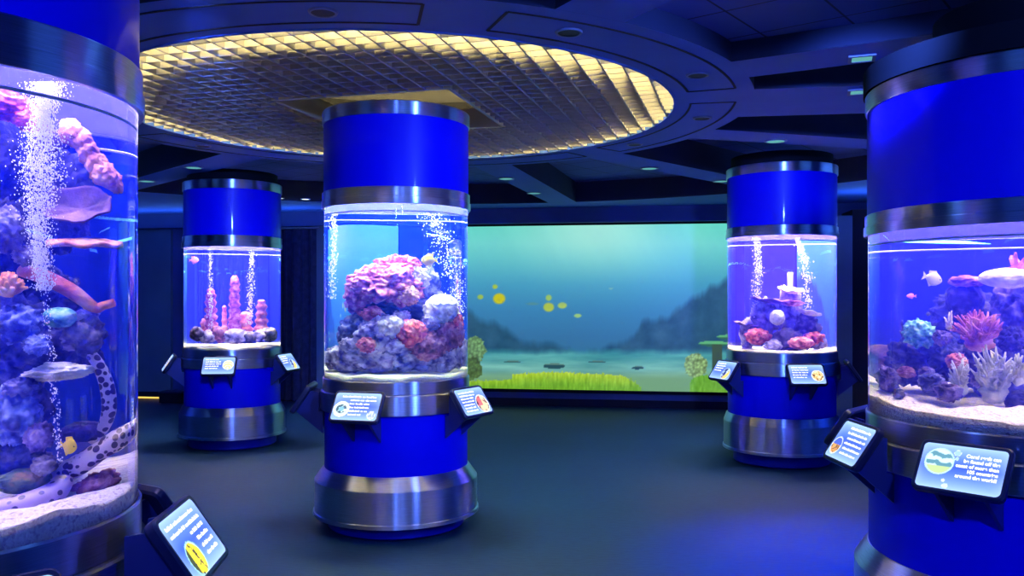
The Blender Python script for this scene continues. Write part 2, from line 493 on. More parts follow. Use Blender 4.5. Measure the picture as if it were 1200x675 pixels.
def info_panel(col, phi, kind, label, zc=0.825, out=0.14, tilt=34, nx=60, plain=False):
    """phi: azimuth in degrees of the way the panel faces, measured at the column's axis"""
    a = R_(phi)
    n = Vector((math.cos(a), math.sin(a), 0))
    R = col.R
    root = empty('information_panel', tuple(col.c + n * (R + 0.004) + Vector((0, 0, zc - 0.29))), a + PI / 2)
    tag(root, label, 'sign', 'lit signs around the aquariums')
    zo = 0.29                                     # panel centre above the root
    t = R_(tilt)
    up = Vector((0, math.sin(t), math.cos(t)))
    nn = Vector((0, -math.cos(t), math.sin(t)))
    c0 = Vector((0, -out, zo))
    def fr(x, y, d): return c0 + Vector((x, 0, 0)) + up * y + nn * d
    W, H = SW + 0.026, SH + 0.028
    mb = MB()
    o1, o2 = rrect(W, H, 0.024), rrect(W - 0.012, H - 0.012, 0.020)
    i2 = rrect(SW, SH, 0.018)
    k = len(o1)
    rings = [[fr(x, y, -0.032) for x, y in o2], [fr(x, y, -0.024) for x, y in o1], [fr(x, y, -0.004) for x, y in o1],
             [fr(x, y, 0.002) for x, y in o2], [fr(x, y, 0.002) for x, y in i2], [fr(x, y, -0.003) for x, y in i2]]
    vs = [p for r in rings for p in r]
    fs = [tuple(range(k))[::-1], tuple(5 * k + i for i in range(k))]
    for r in range(5):
        for i in range(k):
            j = (i + 1) % k
            fs.append((r * k + i, r * k + j, (r + 1) * k + j, (r + 1) * k + i))
    mb.add(vs, fs).build('housing', M['housing'], root, angle=35)
    # lit display
    ny = int(nx * SH / SW)
    mb, cols = MB(), []
    idx = {}
    for j in range(ny + 1):
        for i in range(nx + 1):
            u, v = (i / nx - .5) * (SW - .002), (j / ny - .5) * (SH - .002)
            # squeeze the corners into the rounded outline
            r = 0.017
            ex, ey = abs(u) - (SW / 2 - r), abs(v) - (SH / 2 - r)
            if ex > 0 and ey > 0:
                d = math.hypot(ex, ey); m_ = max(ex, ey)
                if d > 0:
                    u = math.copysign(SW / 2 - r + ex * m_ / d, u); v = math.copysign(SH / 2 - r + ey * m_ / d, v)
            idx[i, j] = len(mb.v); mb.v.append(tuple(fr(u, v, -0.001)))
            cols.append(s2l(sign_picture(kind, u, v, SW, SH)) if not plain else s2l((150, 190, 250)))
    for j in range(ny):
        for i in range(nx):
            mb.f.append((idx[i, j], idx[i + 1, j], idx[i + 1, j + 1], idx[i, j + 1]))
    me = mb.mesh('display', False)
    at = me.color_attributes.new('picture', 'FLOAT_COLOR', 'POINT')
    at.data.foreach_set('color', np.array(cols, dtype=np.float32).ravel())
    disp = link('display', me, DISP, root)
    # lettering
    if kind == 'wave':
        me = text_mesh('Coral reefs can\nbe found off the\ncoast of more than\n105 countries\naround the world!', 0.0185, 'RIGHT')
        rot = Matrix((Vector((1, 0, 0)), up, nn)).transposed().to_4x4()
        me.transform(Matrix.Translation(fr(0.124, 0.010, 0.0012)) @ rot)
        link('lettering', me, M['glyph'], disp)
    elif not plain:
        rng = random.Random(hash(kind) % 1000 + 3)
        rng = random.Random(len(kind) * 31 + ord(kind[0]))
        lm = MB()
        ls = LINES[kind]
        y = 0.062
        for x0, x1 in ls:
            x = x0
            while x < x1 - 0.008:
                w = min(rng.uniform(0.014, 0.036), x1 - x)
                # a word: a row of strokes too small to read
                q = x
                while q < x + w - 0.003:
                    g = rng.uniform(0.004, 0.0062); hh = rng.choice((0.0075, 0.0075, 0.0105))
                    lm.prism([(q, y - .0045), (q + g, y - .0045), (q + g, y - .0045 + hh), (q, y - .0045 + hh)], 0.0002, 0.0008, fr)
                    q += g + 0.0009
                x += w + 0.005
            y -= 0.0205 if len(ls) > 6 else 0.023
        lm.build('lettering', M['glyph'], disp, smooth=False)
    # two gusset plates down to the drum
    bot, top = fr(0, -H * 0.42, -0.033), fr(0, H * 0.36, -0.033)
    ringy, druml = -0.030, 0.0
    st = min(0.20, col.z[3] - 0.006 - (zc - 0.29))      # the plate steps out under the collar
    poly = [(ringy, top.z - 0.01), (top.y, top.z), (bot.y, bot.z), (-0.001, 0.06), (-0.001, st), (ringy, st)]
    for sx in (-0.085, 0.085):
        # inner edge follows the round drum: pull it inwards with the sagitta
        sag = R - math.sqrt(R * R - sx * sx)
        p2 = [(y + (sag if y > -0.035 else 0), z) for y, z in poly]
        MB().prism(p2, sx - 0.007, sx + 0.007, lambda y, z, d: Vector((d, y, z))).build('bracket_plate', M['bracket'], root, smooth=False)
    return root

c = COLS
info_panel(c['C'], -105, 'ring', 'glowing sign with a round emblem, on the central coral mound column, facing the viewer')
info_panel(c['C'], -32, 'red', 'glowing sign with a red and cream round picture, on the central column towards the screen')
info_panel(c['C'], 184, 'coral', 'sign seen from its dark back, on the central column towards the drapes', nx=20)
info_panel(c['LB'], -84, 'shell', 'small glowing sign with a pale round shell picture, below the pink pillar corals')
info_panel(c['LB'], -12, 'wings', 'small glowing sign tilted away, on the pillar coral column towards the central aquarium')
info_panel(c['LB'], -156, 'coral', 'small sign seen edge on, on the pillar coral column towards the wall', nx=30)
info_panel(c['RB'], -88, 'coral', 'small glowing sign with a tan coral picture, below the stacked plate corals')
info_panel(c['RB'], -160, 'wings', 'small glowing sign with an orange corner, beside the lower corner of the screen')
info_panel(c['RB'], -16, 'red', 'small sign seen from its side, on the plate coral column beside the wall pier', nx=30)
info_panel(c['RF'], -138.5, 'wave', 'large glowing sign reading Coral reefs can be found, on the widest aquarium', nx=110, zc=.848, out=.138)
info_panel(c['RF'], -178, 'clown', 'glowing sign with an orange and blue picture, on the widest aquarium, turned sideways', nx=90, zc=.855, out=.138)
info_panel(c['RF'], 137, 'red', 'dark sign back just showing behind the widest aquarium', nx=20, zc=.855, out=.138)
info_panel(c['LF'], 5, 'yellow', 'nearest glowing sign with a yellow fish picture, steeply angled, on the eel aquarium', nx=90, zc=.835, out=.165)
info_panel(c['LF'], -45, 'ring', 'sign at the bottom edge, only its top rim showing, below the eel aquarium', nx=60, zc=.80)
info_panel(c['LF'], 58, 'red', 'dark sign back behind the eel aquarium column', nx=20, zc=.80)
# ------------------------------------------------------------------ tank contents
def hexl(r, g, b): return s2l((r, g, b))[:3]
M['sand'] = nmat('coral_sand', [hexl(240, 238, 244), hexl(252, 252, 253), hexl(226, 222, 232)], 90, 0.9, bump=0.5, bscale=160)
M['sand_mauve'] = nmat('mauve_sand', [hexl(226, 214, 232), hexl(244, 238, 244), hexl(190, 170, 205)], 70, 0.9, bump=0.6, bscale=140)
M['rock_purple'] = nmat('purple_rock', [hexl(22, 16, 48), hexl(95, 78, 135), hexl(175, 155, 200)], 16, 0.9, bump=0.7, bscale=60)
M['rock_lilac'] = nmat('lilac_rock', [hexl(70, 55, 120), hexl(172, 160, 212), hexl(228, 222, 240)], 16, 0.9, bump=0.8, bscale=60)
M['rock_navy'] = nmat('navy_rock', [hexl(6, 8, 22), hexl(30, 30, 58), hexl(70, 64, 98)], 15, 0.95, bump=1.0, bscale=55)
M['rock_dark'] = nmat('dark_rock', [hexl(10, 12, 28), hexl(48, 44, 72), hexl(105, 95, 120)], 14, 0.9, bump=0.8, bscale=50)
M['rock_blue'] = nmat('blue_rock', [hexl(16, 20, 55), hexl(72, 74, 130), hexl(150, 145, 185)], 18, 0.9, bump=0.7, bscale=60)
M['rock_pink'] = nmat('pink_rock', [hexl(70, 30, 55), hexl(150, 82, 110), hexl(205, 150, 170)], 18, 0.9, bump=0.7, bscale=60)
M['rock_grey'] = nmat('grey_rock', [hexl(45, 40, 60), hexl(110, 102, 125), hexl(175, 165, 180)], 18, 0.9, bump=0.7, bscale=60)
M['pink'] = nmat('pink_coral', [hexl(110, 35, 75), hexl(195, 92, 130), hexl(238, 175, 185)], 24, 0.8, bump=0.6, bscale=70)
M['red'] = nmat('red_coral', [hexl(110, 22, 50), hexl(205, 75, 95), hexl(240, 155, 145)], 26, 0.8, bump=0.5, bscale=70)
M['mauve'] = nmat('mauve_coral', [hexl(50, 32, 62), hexl(92, 64, 98), hexl(130, 98, 122)], 12, 0.85, bump=0.4, bscale=90)
M['tan'] = nmat('tan_coral', [hexl(175, 105, 95), hexl(222, 155, 125), hexl(240, 195, 165)], 24, 0.8, bump=0.5, bscale=80)
M['orange'] = nmat('orange_coral', [hexl(200, 110, 60), hexl(235, 160, 90), hexl(250, 205, 140)], 30, 0.8)
M['salmon'] = nmat('salmon_coral', [hexl(190, 90, 80), hexl(232, 130, 110), hexl(245, 175, 150)], 24, 0.8, bump=0.5, bscale=60)
M['white'] = nmat('pale_coral', [hexl(190, 175, 190), hexl(235, 225, 225), hexl(250, 246, 235)], 22, 0.8, bump=0.4, bscale=70)
M['cream'] = nmat('cream_coral', [hexl(205, 200, 170), hexl(240, 238, 215), hexl(250, 250, 240)], 20, 0.8, bump=0.5, bscale=60)
M['teal'] = nmat('teal_coral', [hexl(40, 110, 130), hexl(110, 190, 180), hexl(190, 235, 215)], 40, 0.75)
M['bluecoral'] = nmat('blue_coral', [hexl(22, 26, 90), hexl(80, 98, 180), hexl(180, 195, 240)], 26, 0.7)
M['violet'] = nmat('violet_coral', [hexl(16, 10, 45), hexl(45, 32, 90), hexl(85, 66, 130)], 30, 0.8, bump=0.5, bscale=60)
M['stag'] = nmat('staghorn_coral', [hexl(150, 150, 130), hexl(205, 205, 185), hexl(240, 236, 215)], 20, 0.8)
M['branchpink'] = nmat('pink_branch', [hexl(150, 70, 100), hexl(205, 115, 130), hexl(240, 175, 170)], 20, 0.8)
M['green'] = nmat('green_rock', [hexl(50, 70, 60), hexl(95, 115, 85), hexl(165, 130, 90)], 22, 0.85, bump=0.5, bscale=60)
M['yellow'] = pmat('yellow_scales', hexl(245, 215, 40), 0.4)
M['palefish'] = pmat('pale_yellow_scales', hexl(240, 232, 190), 0.35)
M['pinkfish'] = pmat('pink_scales', hexl(225, 130, 190), 0.4)
M['eye'] = pmat('fish_eye', (0.01, 0.01, 0.01), 0.15)
M['darkfish'] = pmat('dark_scales', hexl(70, 70, 80), 0.4)
M['tube'] = pmat('clear_pump_tube', (0.75, 0.75, 0.95), 0.15, 0.0, Alpha=0.55)
def bubmat():
    m, nt, p, out = newmat('air_bubbles')
    p.inputs['Base Color'].default_value = (0.95, 0.96, 1, 1)
    p.inputs['Roughness'].default_value = 0.15
    tr = nt.nodes.new('ShaderNodeBsdfTranslucent'); tr.inputs[0].default_value = (0.95, 0.96, 1, 1)
    mx = nt.nodes.new('ShaderNodeMixShader'); mx.inputs[0].default_value = 0.55
    nt.links.new(p.outputs[0], mx.inputs[1]); nt.links.new(tr.outputs[0], mx.inputs[2]); nt.links.new(mx.outputs[0], out.inputs[0])
    return m
M['bubble'] = bubmat()
def spotmat(name, base, spot, scale, thr):
    m, nt, p, out = newmat(name)
    tc = nt.nodes.new('ShaderNodeTexCoord')
    v = nt.nodes.new('ShaderNodeTexVoronoi'); v.inputs['Scale'].default_value = scale; v.inputs['Randomness'].default_value = 0.45
    nt.links.new(tc.outputs['Object'], v.inputs['Vector'])
    r = nt.nodes.new('ShaderNodeValToRGB')
    r.color_ramp.elements[0].position = thr; r.color_ramp.elements[0].color = (*spot, 1)
    r.color_ramp.elements[1].position = thr + 0.06; r.color_ramp.elements[1].color = (*base, 1)
    nt.links.new(v.outputs['Distance'], r.inputs[0]); nt.links.new(r.outputs[0], p.inputs['Base Color'])
    p.inputs['Roughness'].default_value = 0.45
    return m
M['eel'] = spotmat('honeycomb_eel_skin', hexl(232, 216, 226), hexl(62, 38, 66), 50, 0.44)
M['eelbig'] = spotmat('ringed_eel_skin', hexl(190, 170, 225), hexl(60, 45, 110), 40, 0.26)

STY = {
    'rock': lambda p, s: 0.36 * noise.fractal(p * 1.6 + s, 0.75, 2.1, 6) + 0.16 * (1 - abs(noise.noise(p * 4 + s)) * 2) + 0.07 * (1 - abs(noise.noise(p * 9 + s)) * 2),
    'cauli': lambda p, s: 0.20 * noise.fractal(p * 1.5 + s, 0.9, 2, 3) + 0.34 * (0.55 - noise.voronoi(p * 2.6 + s)[0][0]) + 0.20 * (0.5 - noise.voronoi(p * 6.5 + s)[0][0]) + 0.06 * noise.noise(p * 14 + s),
    'brain': lambda p, s: 0.06 * noise.fractal(p * 1.5 + s, 0.9, 2, 3) + 0.05 * math.sin(14 * noise.noise(p * 1.8 + s)),
    'beads': lambda p, s: 0.16 * noise.fractal(p * 1.3 + s, 0.9, 2, 3) + 0.42 * (0.45 - noise.voronoi(p * 3.4 + s)[0][0]),
    'smooth': lambda p, s: 0.10 * noise.fractal(p * 1.2 + s, 0.9, 2, 3),
    'ruffle': lambda p, s: 0.10 * noise.fractal(p * 1.5 + s, 0.9, 2, 3) + 0.14 * math.sin(9 * p.x + 5 * noise.noise(p * 2 + s)) * abs(p.z),
}
_seed = [0]
def blob_mesh(mb, off, rad, sty, sub=4, rz=0.0, tilt=0.0, sq=0.0):
    _seed[0] += 1
    s = Vector((_seed[0] * 7.3, _seed[0] * 3.1, _seed[0] * 1.7))
    vs, fs = ico(sub)
    f = STY[sty]
    rot = Matrix.Rotation(rz, 3, 'Z') @ Matrix.Rotation(tilt, 3, 'Y')
    out = []
    for v in vs:
        k = 1 + f(v, s)
        q = v * k
        if sq: q.z = max(q.z, -sq)
        out.append(Vector(off) + rot @ Vector((q.x * rad[0], q.y * rad[1], q.z * rad[2])))
    mb.add(out, fs)

def thing(name, mb, mat, loc, label, cat, group=None, kind=None, angle=None):
    o = mb.build(name, M[mat], None, tuple(loc), True, angle)
    return tag(o, label, cat, group, kind)

def blob(col, name, px, py, w, h, d, mat, sty, label, cat='coral', group=None, dep=1.0, sub=4, tilt=0.0):
    k = COLS[col]
    p = k.place(px, py, d)
    sx, sz = k.size(px, py, d, w, h)
    sx = max(sx, w / 2 / 1000 * p.y / 1.6)
    # keep the lump inside the glass
    rel = Vector((p.x - k.c.x, p.y - k.c.y, 0))
    lim = k.R * 0.95 - 0.8 * max(sx, sx * dep)
    if rel.length > lim and lim > 0:
        rel = rel.normalized() * lim
        p = Vector((k.c.x + rel.x, k.c.y + rel.y, p.z))
    mb = MB()
    blob_mesh(mb, (0, 0, 0), (sx, sx * dep, sz), sty, sub, tilt=tilt)
    return thing(name, mb, mat, p, label, cat, group)

def plate(col, px, py, w, h, d, mat, label, lean=0.0, turn=0.0, cup=0.25, seed=1, name='plate_coral', th=0.012, a0=0.0, a1=2 * PI, asp=1.0):
    """a coral plate: a wavy disc with a thick rim; lean tips it towards the viewer"""
    k = COLS[col]
    p = k.place(px, py, d)
    sx, sz = k.size(px, py, d, w, max(h, 4))
    n, m = 72, 12
    mb = MB()
    top, bot = [], []
    for i in range(n):
        a = a0 + (a1 - a0) * i / n
        rim = 1 + 0.16 * noise.noise(Vector((math.cos(a) * 1.7 + seed, math.sin(a) * 1.7, seed * 2))) + 0.07 * noise.noise(Vector((math.cos(a) * 5, math.sin(a) * 5 + seed, 0)))
        for j in range(m + 1):
            r = j / m
            x, y = r * rim * math.cos(a), r * rim * math.sin(a) * asp
            z = cup * r * r * sx + 0.05 * sx * r * math.sin(6 * a + seed) + 0.02 * sx * noise.noise(Vector((x * 6, y * 6, seed)))
            t = th * (1 - 0.55 * r)
            top.append(Vector((x * sx, y * sx, z + t / 2)))
            bot.append(Vector((x * sx, y * sx, z - t / 2)))
    b = n * (m + 1)
    fs = []
    for i in range(n):
        j = (i + 1) % n
        for q in range(m):
            fs.append((i * (m + 1) + q, j * (m + 1) + q, j * (m + 1) + q + 1, i * (m + 1) + q + 1)[::-1])
            fs.append((b + i * (m + 1) + q, b + j * (m + 1) + q, b + j * (m + 1) + q + 1, b + i * (m + 1) + q + 1))
        fs.append((i * (m + 1) + m, j * (m + 1) + m, b + j * (m + 1) + m, b + i * (m + 1) + m)[::-1])
    rot = Matrix.Rotation(turn, 3, 'Z') @ Matrix.Rotation(lean, 3, 'X')
    mb.add([rot @ v for v in top + bot], fs)
    return thing(name, mb, mat, p, label, 'coral')

def branchy(col, name, px, py, w, h, d, mat, label, n=40, rad=0.006, seed=3, fork=2, up=0.5, dep=0.8, cat='coral'):
    """a bush of branches growing from a point at px,py (its foot)"""
    k = COLS[col]
    p = k.place(px, py, d)
    sx, sz = k.size(px, py - h / 2, d, w, h)
    rng = random.Random(seed)
    mb = MB()
    blob_mesh(mb, (0, 0, 0.15 * sz), (sx * .45, sx * .4 * dep, sz * .35), 'rock', 3)
    for i in range(n):
        a = rng.uniform(0, 2 * PI)
        e = rng.uniform(0.15, 1.0) ** up
        L = rng.uniform(0.7, 1.05)
        dirv = Vector((math.cos(a) * math.sqrt(1 - e * e) * sx, math.sin(a) * math.sqrt(1 - e * e) * sx * dep, e * sz * 2))
        pts = [Vector((0, 0, 0))]
        for q in range(1, 6):
            t = q / 5 * L
            pts.append(dirv * t + Vector((rng.uniform(-1, 1), rng.uniform(-1, 1), rng.uniform(-.3, 1))) * 0.06 * sx * q / 3)
        mb.tube(pts, [rad * 1.3, rad * 1.2, rad * 1.1, rad, rad * .85, rad * .45], 6)
        for f in range(fork):
            s = rng.choice((2, 3, 4))
            v = Vector((rng.uniform(-1, 1), rng.uniform(-1, 1), rng.uniform(0, 1))) * 0.30 * sx
            mb.tube([pts[s], pts[s] + v * .5 + Vector((0, 0, .02 * sz)), pts[s] + v], [rad * .8, rad * .7, rad * .4], 5)
    return thing(name, mb, mat, p, label, cat)

def pillar(col, px, y0, y1, w, d, mat, label, seed):
    k = COLS[col]
    a, b = k.place(px, y1, d), k.place(px, y0, d)
    b = Vector((a.x, a.y, b.z))
    sx, _ = k.size(px, (y0 + y1) / 2, d, w, 10)
    H = b.z - a.z
    mb = MB()
    rows = 22
    prof = []
    n = 20
    for i in range(rows + 1):
        t = i / rows
        for q in range(n):
            an = 2 * PI * q / n
            lump = 1 + 0.20 * math.sin(t * H * 90 + seed) + 0.22 * noise.noise(Vector((math.cos(an) * 1.2, math.sin(an) * 1.2, t * H * 26 + seed * 5)))
            r = sx * (1.12 - 0.42 * t) * lump * (1 if t < 0.93 else math.sqrt(max(0.0, 1 - ((t - .93) / .075) ** 2)) + .02)
            mb.v.append((r * math.cos(an), r * math.sin(an), t * H))
    for i in range(rows):
        for q in range(n):
            l = (q + 1) % n
            mb.f.append((i * n + q, i * n + l, (i + 1) * n + l, (i + 1) * n + q))
    mb.f.append(tuple(range(n))[::-1]); mb.f.append(tuple(rows * n + q for q in range(n)))
    return thing('pillar_coral', mb, mat, a, label, 'coral', 'pillar corals')

def fish(col, px, py, w, d, mat, label, head=1, name='reef_fish', tall=0.55, roll=0.0, small=False):
    """w: length in photo pixels; head=1 looks to +x"""
    k = COLS[col]
    p = k.place(px, py, d)
    L = max(k.size(px, py, d, w, 6)[0] * 2, w / 1000 * p.y / 1.5)
    root = empty(name, tuple(p), 0.0)
    root.scale = (head, 1, 1)
    root.rotation_euler = (0, roll, 0)
    tag(root, label, 'fish')
    mb = MB(); vs, fs = ico(3)
    out = []
    for v in vs:
        t = v.x                                   # -1 tail .. 1 nose
        k1 = 1.0 - 0.35 * max(0, t) ** 2 - 0.45 * max(0, -t) ** 1.5
        out.append((v.x * L * .40, v.y * L * .09 * k1, v.z * L * tall * .5 * k1))
    mb.add(out, fs).build('body', M[mat], root, angle=None)
    fr = lambda a, b, dd: Vector((a * L, dd, b * L))
    MB().prism([(-.36, -.05), (-.36, .05), (-.56, .20), (-.50, .0), (-.56, -.20)], -.004 * L * 3, .004 * L * 3, fr).build('tail_fin', M[mat], root, smooth=False)
    hh = tall * .5
    MB().prism([(-.28, hh * .62), (.12, hh * .85), (.02, hh * 1.28), (-.30, hh * 1.05)], -.01 * L, .01 * L, fr).build('dorsal_fin', M[mat], root, smooth=False)
    MB().prism([(-.26, -hh * .62), (.02, -hh * .85), (-.12, -hh * 1.25)], -.01 * L, .01 * L, fr).build('anal_fin', M[mat], root, smooth=False)
    if not small:
        for sy in (-1, 1):
            mb = MB(); mb.add([(v[0] * L * .035 + L * .26, v[1] * L * .02 + sy * L * .062, v[2] * L * .035 + L * .04) for v in ico(2)[0]], ico(2)[1])
            mb.build('eye', M['eye'], root, angle=None)
    return root

def bubbles(col, path, n, spread, rmin, rmax, d, label, seed, sub=1):
    """path: list of (px, py, half width px)"""
    k = COLS[col]
    rng = random.Random(seed)
    mb = MB(); vs, fs = ico(sub)
    base = k.place(path[-1][0], path[-1][1], d)
    for i in range(n):
        t = rng.random() * (len(path) - 1)
        j = int(t); u = t - j
        a, b = path[j], path[j + 1]
        hw = (a[2] + (b[2] - a[2]) * u)
        px = a[0] + (b[0] - a[0]) * u + rng.gauss(0, .5) * hw
        py = a[1] + (b[1] - a[1]) * u
        p = k.place(px, py, d + rng.gauss(0, .5) * spread) - base
        r = rng.uniform(rmin, rmax) * (0.6 + 0.4 * rng.random())
        st = rng.uniform(1.0, 2.0)
        mb.add([(p.x + v[0] * r, p.y + v[1] * r, p.z + v[2] * r * st) for v in vs], fs)
    return thing('bubble_stream', mb, 'bubble', base, label, 'bubbles', None, 'stuff')

def sand(col, mat, hgt, label, slope=0.0, amp=0.012, back=0.0):
    k = COLS[col]
    R = k.R * 0.985
    mb = MB()
    n, m = 96, 16
    ax = Vector((k.c.x, k.c.y, 0)).normalized()
    sd = Vector((ax.y, -ax.x, 0))
    for i in range(n):
        a = 2 * PI * i / n
        for j in range(1, m + 1):
            r = R * j / m
            x, y = r * math.cos(a), r * math.sin(a)
            f = (x * ax.x + y * ax.y) / R
            sdv = (x * sd.x + y * sd.y) / R
            z = hgt + amp * noise.fractal(Vector((x * 6, y * 6, k.c.x)), .8, 2, 4) + back * f + slope * sdv
            mb.v.append((x, y, max(z, 0.008)))
        mb.v.append((R, 0, 0) if False else (R * math.cos(a), R * math.sin(a), 0))
    row = m + 1
    for i in range(n):
        j = (i + 1) % n
        for q in range(m):
            mb.f.append((i * row + q, i * row + q + 1, j * row + q + 1, j * row + q))
    c0 = len(mb.v); mb.v.append((0, 0, hgt))
    for i in range(n):
        mb.f.append((i * row, ((i + 1) % n) * row, c0))
    mb.f.append(tuple(i * row + m for i in range(n))[::-1])
    return thing('sand_bed', mb, mat, (k.c.x, k.c.y, k.zg0 - 0.025), label, 'sand', None, 'stuff')

def worm(col, pts, mat, label, name='moray_eel', cat='eel'):
    """pts: (px, py, half width px, depth)"""
    k = COLS[col]
    P = [k.place(a, b, d) for a, b, w, d in pts]
    Rr = [max(k.size(a, b, d, 2 * w, 4)[0], w / 1000 * p.y / 1.5) for (a, b, w, d), p in zip(pts, P)]
    # smooth (Catmull-Rom)
    Q, S = [], []
    for i in range(len(P) - 1):
        p0, p1, p2, p3 = P[max(i - 1, 0)], P[i], P[i + 1], P[min(i + 2, len(P) - 1)]
        for q in range(8):
            t = q / 8
            Q.append(0.5 * ((2 * p1) + (p2 - p0) * t + (2 * p0 - 5 * p1 + 4 * p2 - p3) * t * t + (3 * p1 - p0 - 3 * p2 + p3) * t ** 3))
            S.append(Rr[i] + (Rr[i + 1] - Rr[i]) * t)
    Q.append(P[-1]); S.append(Rr[-1] * .6)
    b = Q[0].copy()
    S[0] *= .6
    mb = MB().tube([q - b for q in Q], S, 16)
    return thing(name, mb, mat, b, label, cat)

# --- central tank -----------------------------------------------------------
sand('C', 'sand', 0.055, 'white rippled sand under the big pink coral mound', amp=0.014)
for i, (px, py, w, h, d, mt, lb) in enumerate([
    (405, 419, 46, 28, -.03, 'rock_lilac', 'lilac base rock at the outer foot of the pink coral mound'),
    (438, 419, 60, 28, -.06, 'rock_lilac', 'pale lilac base rock lying forward on the white sand'),
    (481, 418, 60, 30, -.05, 'rock_lilac', 'lilac base rock at the middle foot of the coral mound'),
    (519, 416, 46, 32, -.03, 'rock_lilac', 'pale lilac base rock below the pale brain coral'),
    (539, 414, 28, 30, -.02, 'rock_lilac', 'small lilac rock against the glass on the screen side'),
    (470, 396, 84, 44, .08, 'rock_dark', 'dark core rock inside the coral mound'),
    (417, 391, 40, 38, -.04, 'rock_blue', 'blue-grey rock ledge under the outer pink lobe'),
    (446, 390, 48, 40, -.14, 'rock_lilac', 'lilac rock in the middle of the mound, under the white-pink tuft'),
    (500, 405, 38, 30, -.16, 'rock_pink', 'rosy rock below the red cushion coral'),
    (525, 394, 38, 42, -.04, 'rock_pink', 'rosy rock beside the glass under the pale brain coral'),
    (458, 360, 76, 34, .02, 'rock_dark', 'dark rock shelf carrying the big pink coral'),
    (500, 345, 30, 52, .05, 'rock_blue', 'blue-grey rock behind the tan coral, near the yellow fish'),
]):
    blob('C', 'live_rock', px, py, w, h, d, mt, 'rock', lb, 'rock', 'rocks of the central coral mound', 1, 5)
for px, py, w, h, d, mt, st, nm, lb in [
    (452, 336, 84, 54, -.05, 'pink', 'cauli', 'cauliflower_coral', 'big pink cauliflower coral at the top of the mound'),
    (466, 314, 56, 30, .02, 'red', 'cauli', 'cauliflower_coral', 'deep pink coral crowning the mound'),
    (424, 346, 40, 42, -.04, 'pink', 'cauli', 'cauliflower_coral', 'pink coral lobe overhanging the outer side of the mound'),
    (476, 346, 30, 24, -.16, 'tan', 'beads', 'button_coral', 'tan button coral set in the pink coral'),
    (491, 326, 26, 26, -.04, 'rock_lilac', 'beads', 'button_coral', 'lilac button coral under the yellow fish'),
    (518, 362, 40, 34, -.10, 'white', 'brain', 'brain_coral', 'pale round brain coral near the glass'),
    (459, 383, 32, 26, -.22, 'white', 'cauli', 'tuft_coral', 'white-pink tuft coral in the middle of the mound'),
    (482, 391, 40, 34, -.20, 'red', 'brain', 'cushion_coral', 'red cushion coral in the middle of the mound'),
]:
    blob('C', nm, px, py, w, h, d, mt, st, lb, 'coral', None, 1.0, 6 if w > 50 else 5)
for px, py, w, h, d, mt, st, nm, lb in [
    (437, 368, 26, 18, -.16, 'pink', 'cauli', 'tuft_coral', 'pink tuft coral tucked under the big pink coral'),
    (470, 371, 22, 16, -.16, 'rock_lilac', 'beads', 'button_coral', 'lilac button coral above the red cushion coral'),
    (410, 404, 24, 16, -.14, 'rock_lilac', 'cauli', 'tuft_coral', 'lilac tuft coral near the outer glass'),
    (430, 404, 24, 18, -.22, 'pink', 'beads', 'button_coral', 'rose button coral above the front base rock'),
    (504, 378, 22, 18, -.16, 'rock_lilac', 'cauli', 'tuft_coral', 'lilac tuft coral between red cushion and brain coral'),
    (463, 406, 24, 16, -.24, 'rock_lilac', 'beads', 'button_coral', 'pale lilac button coral below the white-pink tuft'),
    (533, 380, 20, 24, -.06, 'red', 'cauli', 'tuft_coral', 'red tuft coral beside the glass under the brain coral'),
    (441, 322, 30, 20, -.10, 'red', 'cauli', 'tuft_coral', 'rose tuft coral on the upper shoulder of the mound'),
]:
    blob('C', nm, px, py, w, h, d, mt, st, lb, 'coral', None, 1, 5)
fish('C', 502, 305, 21, -.15, 'yellow', 'yellow fish above the pink coral mound', -1, 'yellow_tang', 0.75)
bubbles('C', [(391, 249, 5), (391, 300, 5), (388, 350, 6)], 420, .03, .002, .005, 0.0, 'stream of air bubbles along the outer glass of the central tank', 1)
bubbles('C', [(505, 250, 16), (520, 285, 18), (535, 330, 14), (540, 380, 8)], 650, .12, .0015, .005, .05, 'swirl of bubbles standing in for wavy light streaks above and behind the pale brain coral', 2)  # bubble mesh stands in for wavy caustic light streaks in the water

# --- far tank with the pillars ----------------------------------------------
sand('LB', 'sand', 0.045, 'white sand under the pink pillar corals', amp=0.015)
for i, (px, y0, y1, w, d, mt, lb) in enumerate([
    (247, 338, 398, 15, -.10, 'pink', 'pink pillar coral standing in the bubble stream'),
    (275, 323, 398, 14, -.05, 'pink', 'tallest pink pillar coral, in the middle of the tank'),
    (306.5, 351, 399, 15, -.08, 'salmon', 'salmon pillar coral, lone, nearest the central aquarium'),
    (263, 358, 398, 7, -.02, 'salmon', 'thin salmon pillar coral beside the tallest one'),
    (288, 365, 398, 17, .02, 'salmon', 'stubby orange pillar coral behind the second bubble stream'),
    (239, 373, 398, 9, -.04, 'salmon', 'lowest pink pillar stub beside the outer glass')]):
    pillar('LB', px, y0, y1, w, d, mt, lb, i + 1)
for px, py, w, h, mt, lb in [
    (230, 391, 17, 15, 'violet', 'round violet rock at the outer glass of the pillar tank'),
    (243, 394, 19, 14, 'rock_lilac', 'lilac rock at the foot of the bubbling pillar'),
    (258, 391, 19, 17, 'rock_pink', 'rosy round rock between two pillars'),
    (275, 394, 26, 15, 'rock_lilac', 'pale lilac rock with holes below the tallest pillar'),
    (293, 395, 16, 12, 'rock_grey', 'small grey rock below the stubby pillar'),
    (306, 394, 17, 13, 'rock_lilac', 'lilac rock in front of the lone salmon pillar'),
    (320, 392, 15, 14, 'rock_grey', 'grey rock at the inner glass of the pillar tank')]:
    blob('LB', 'live_rock', px, py, w, h, -.22, mt, 'rock', lb, 'rock', 'rocks of the pillar coral tank', 1, 3)
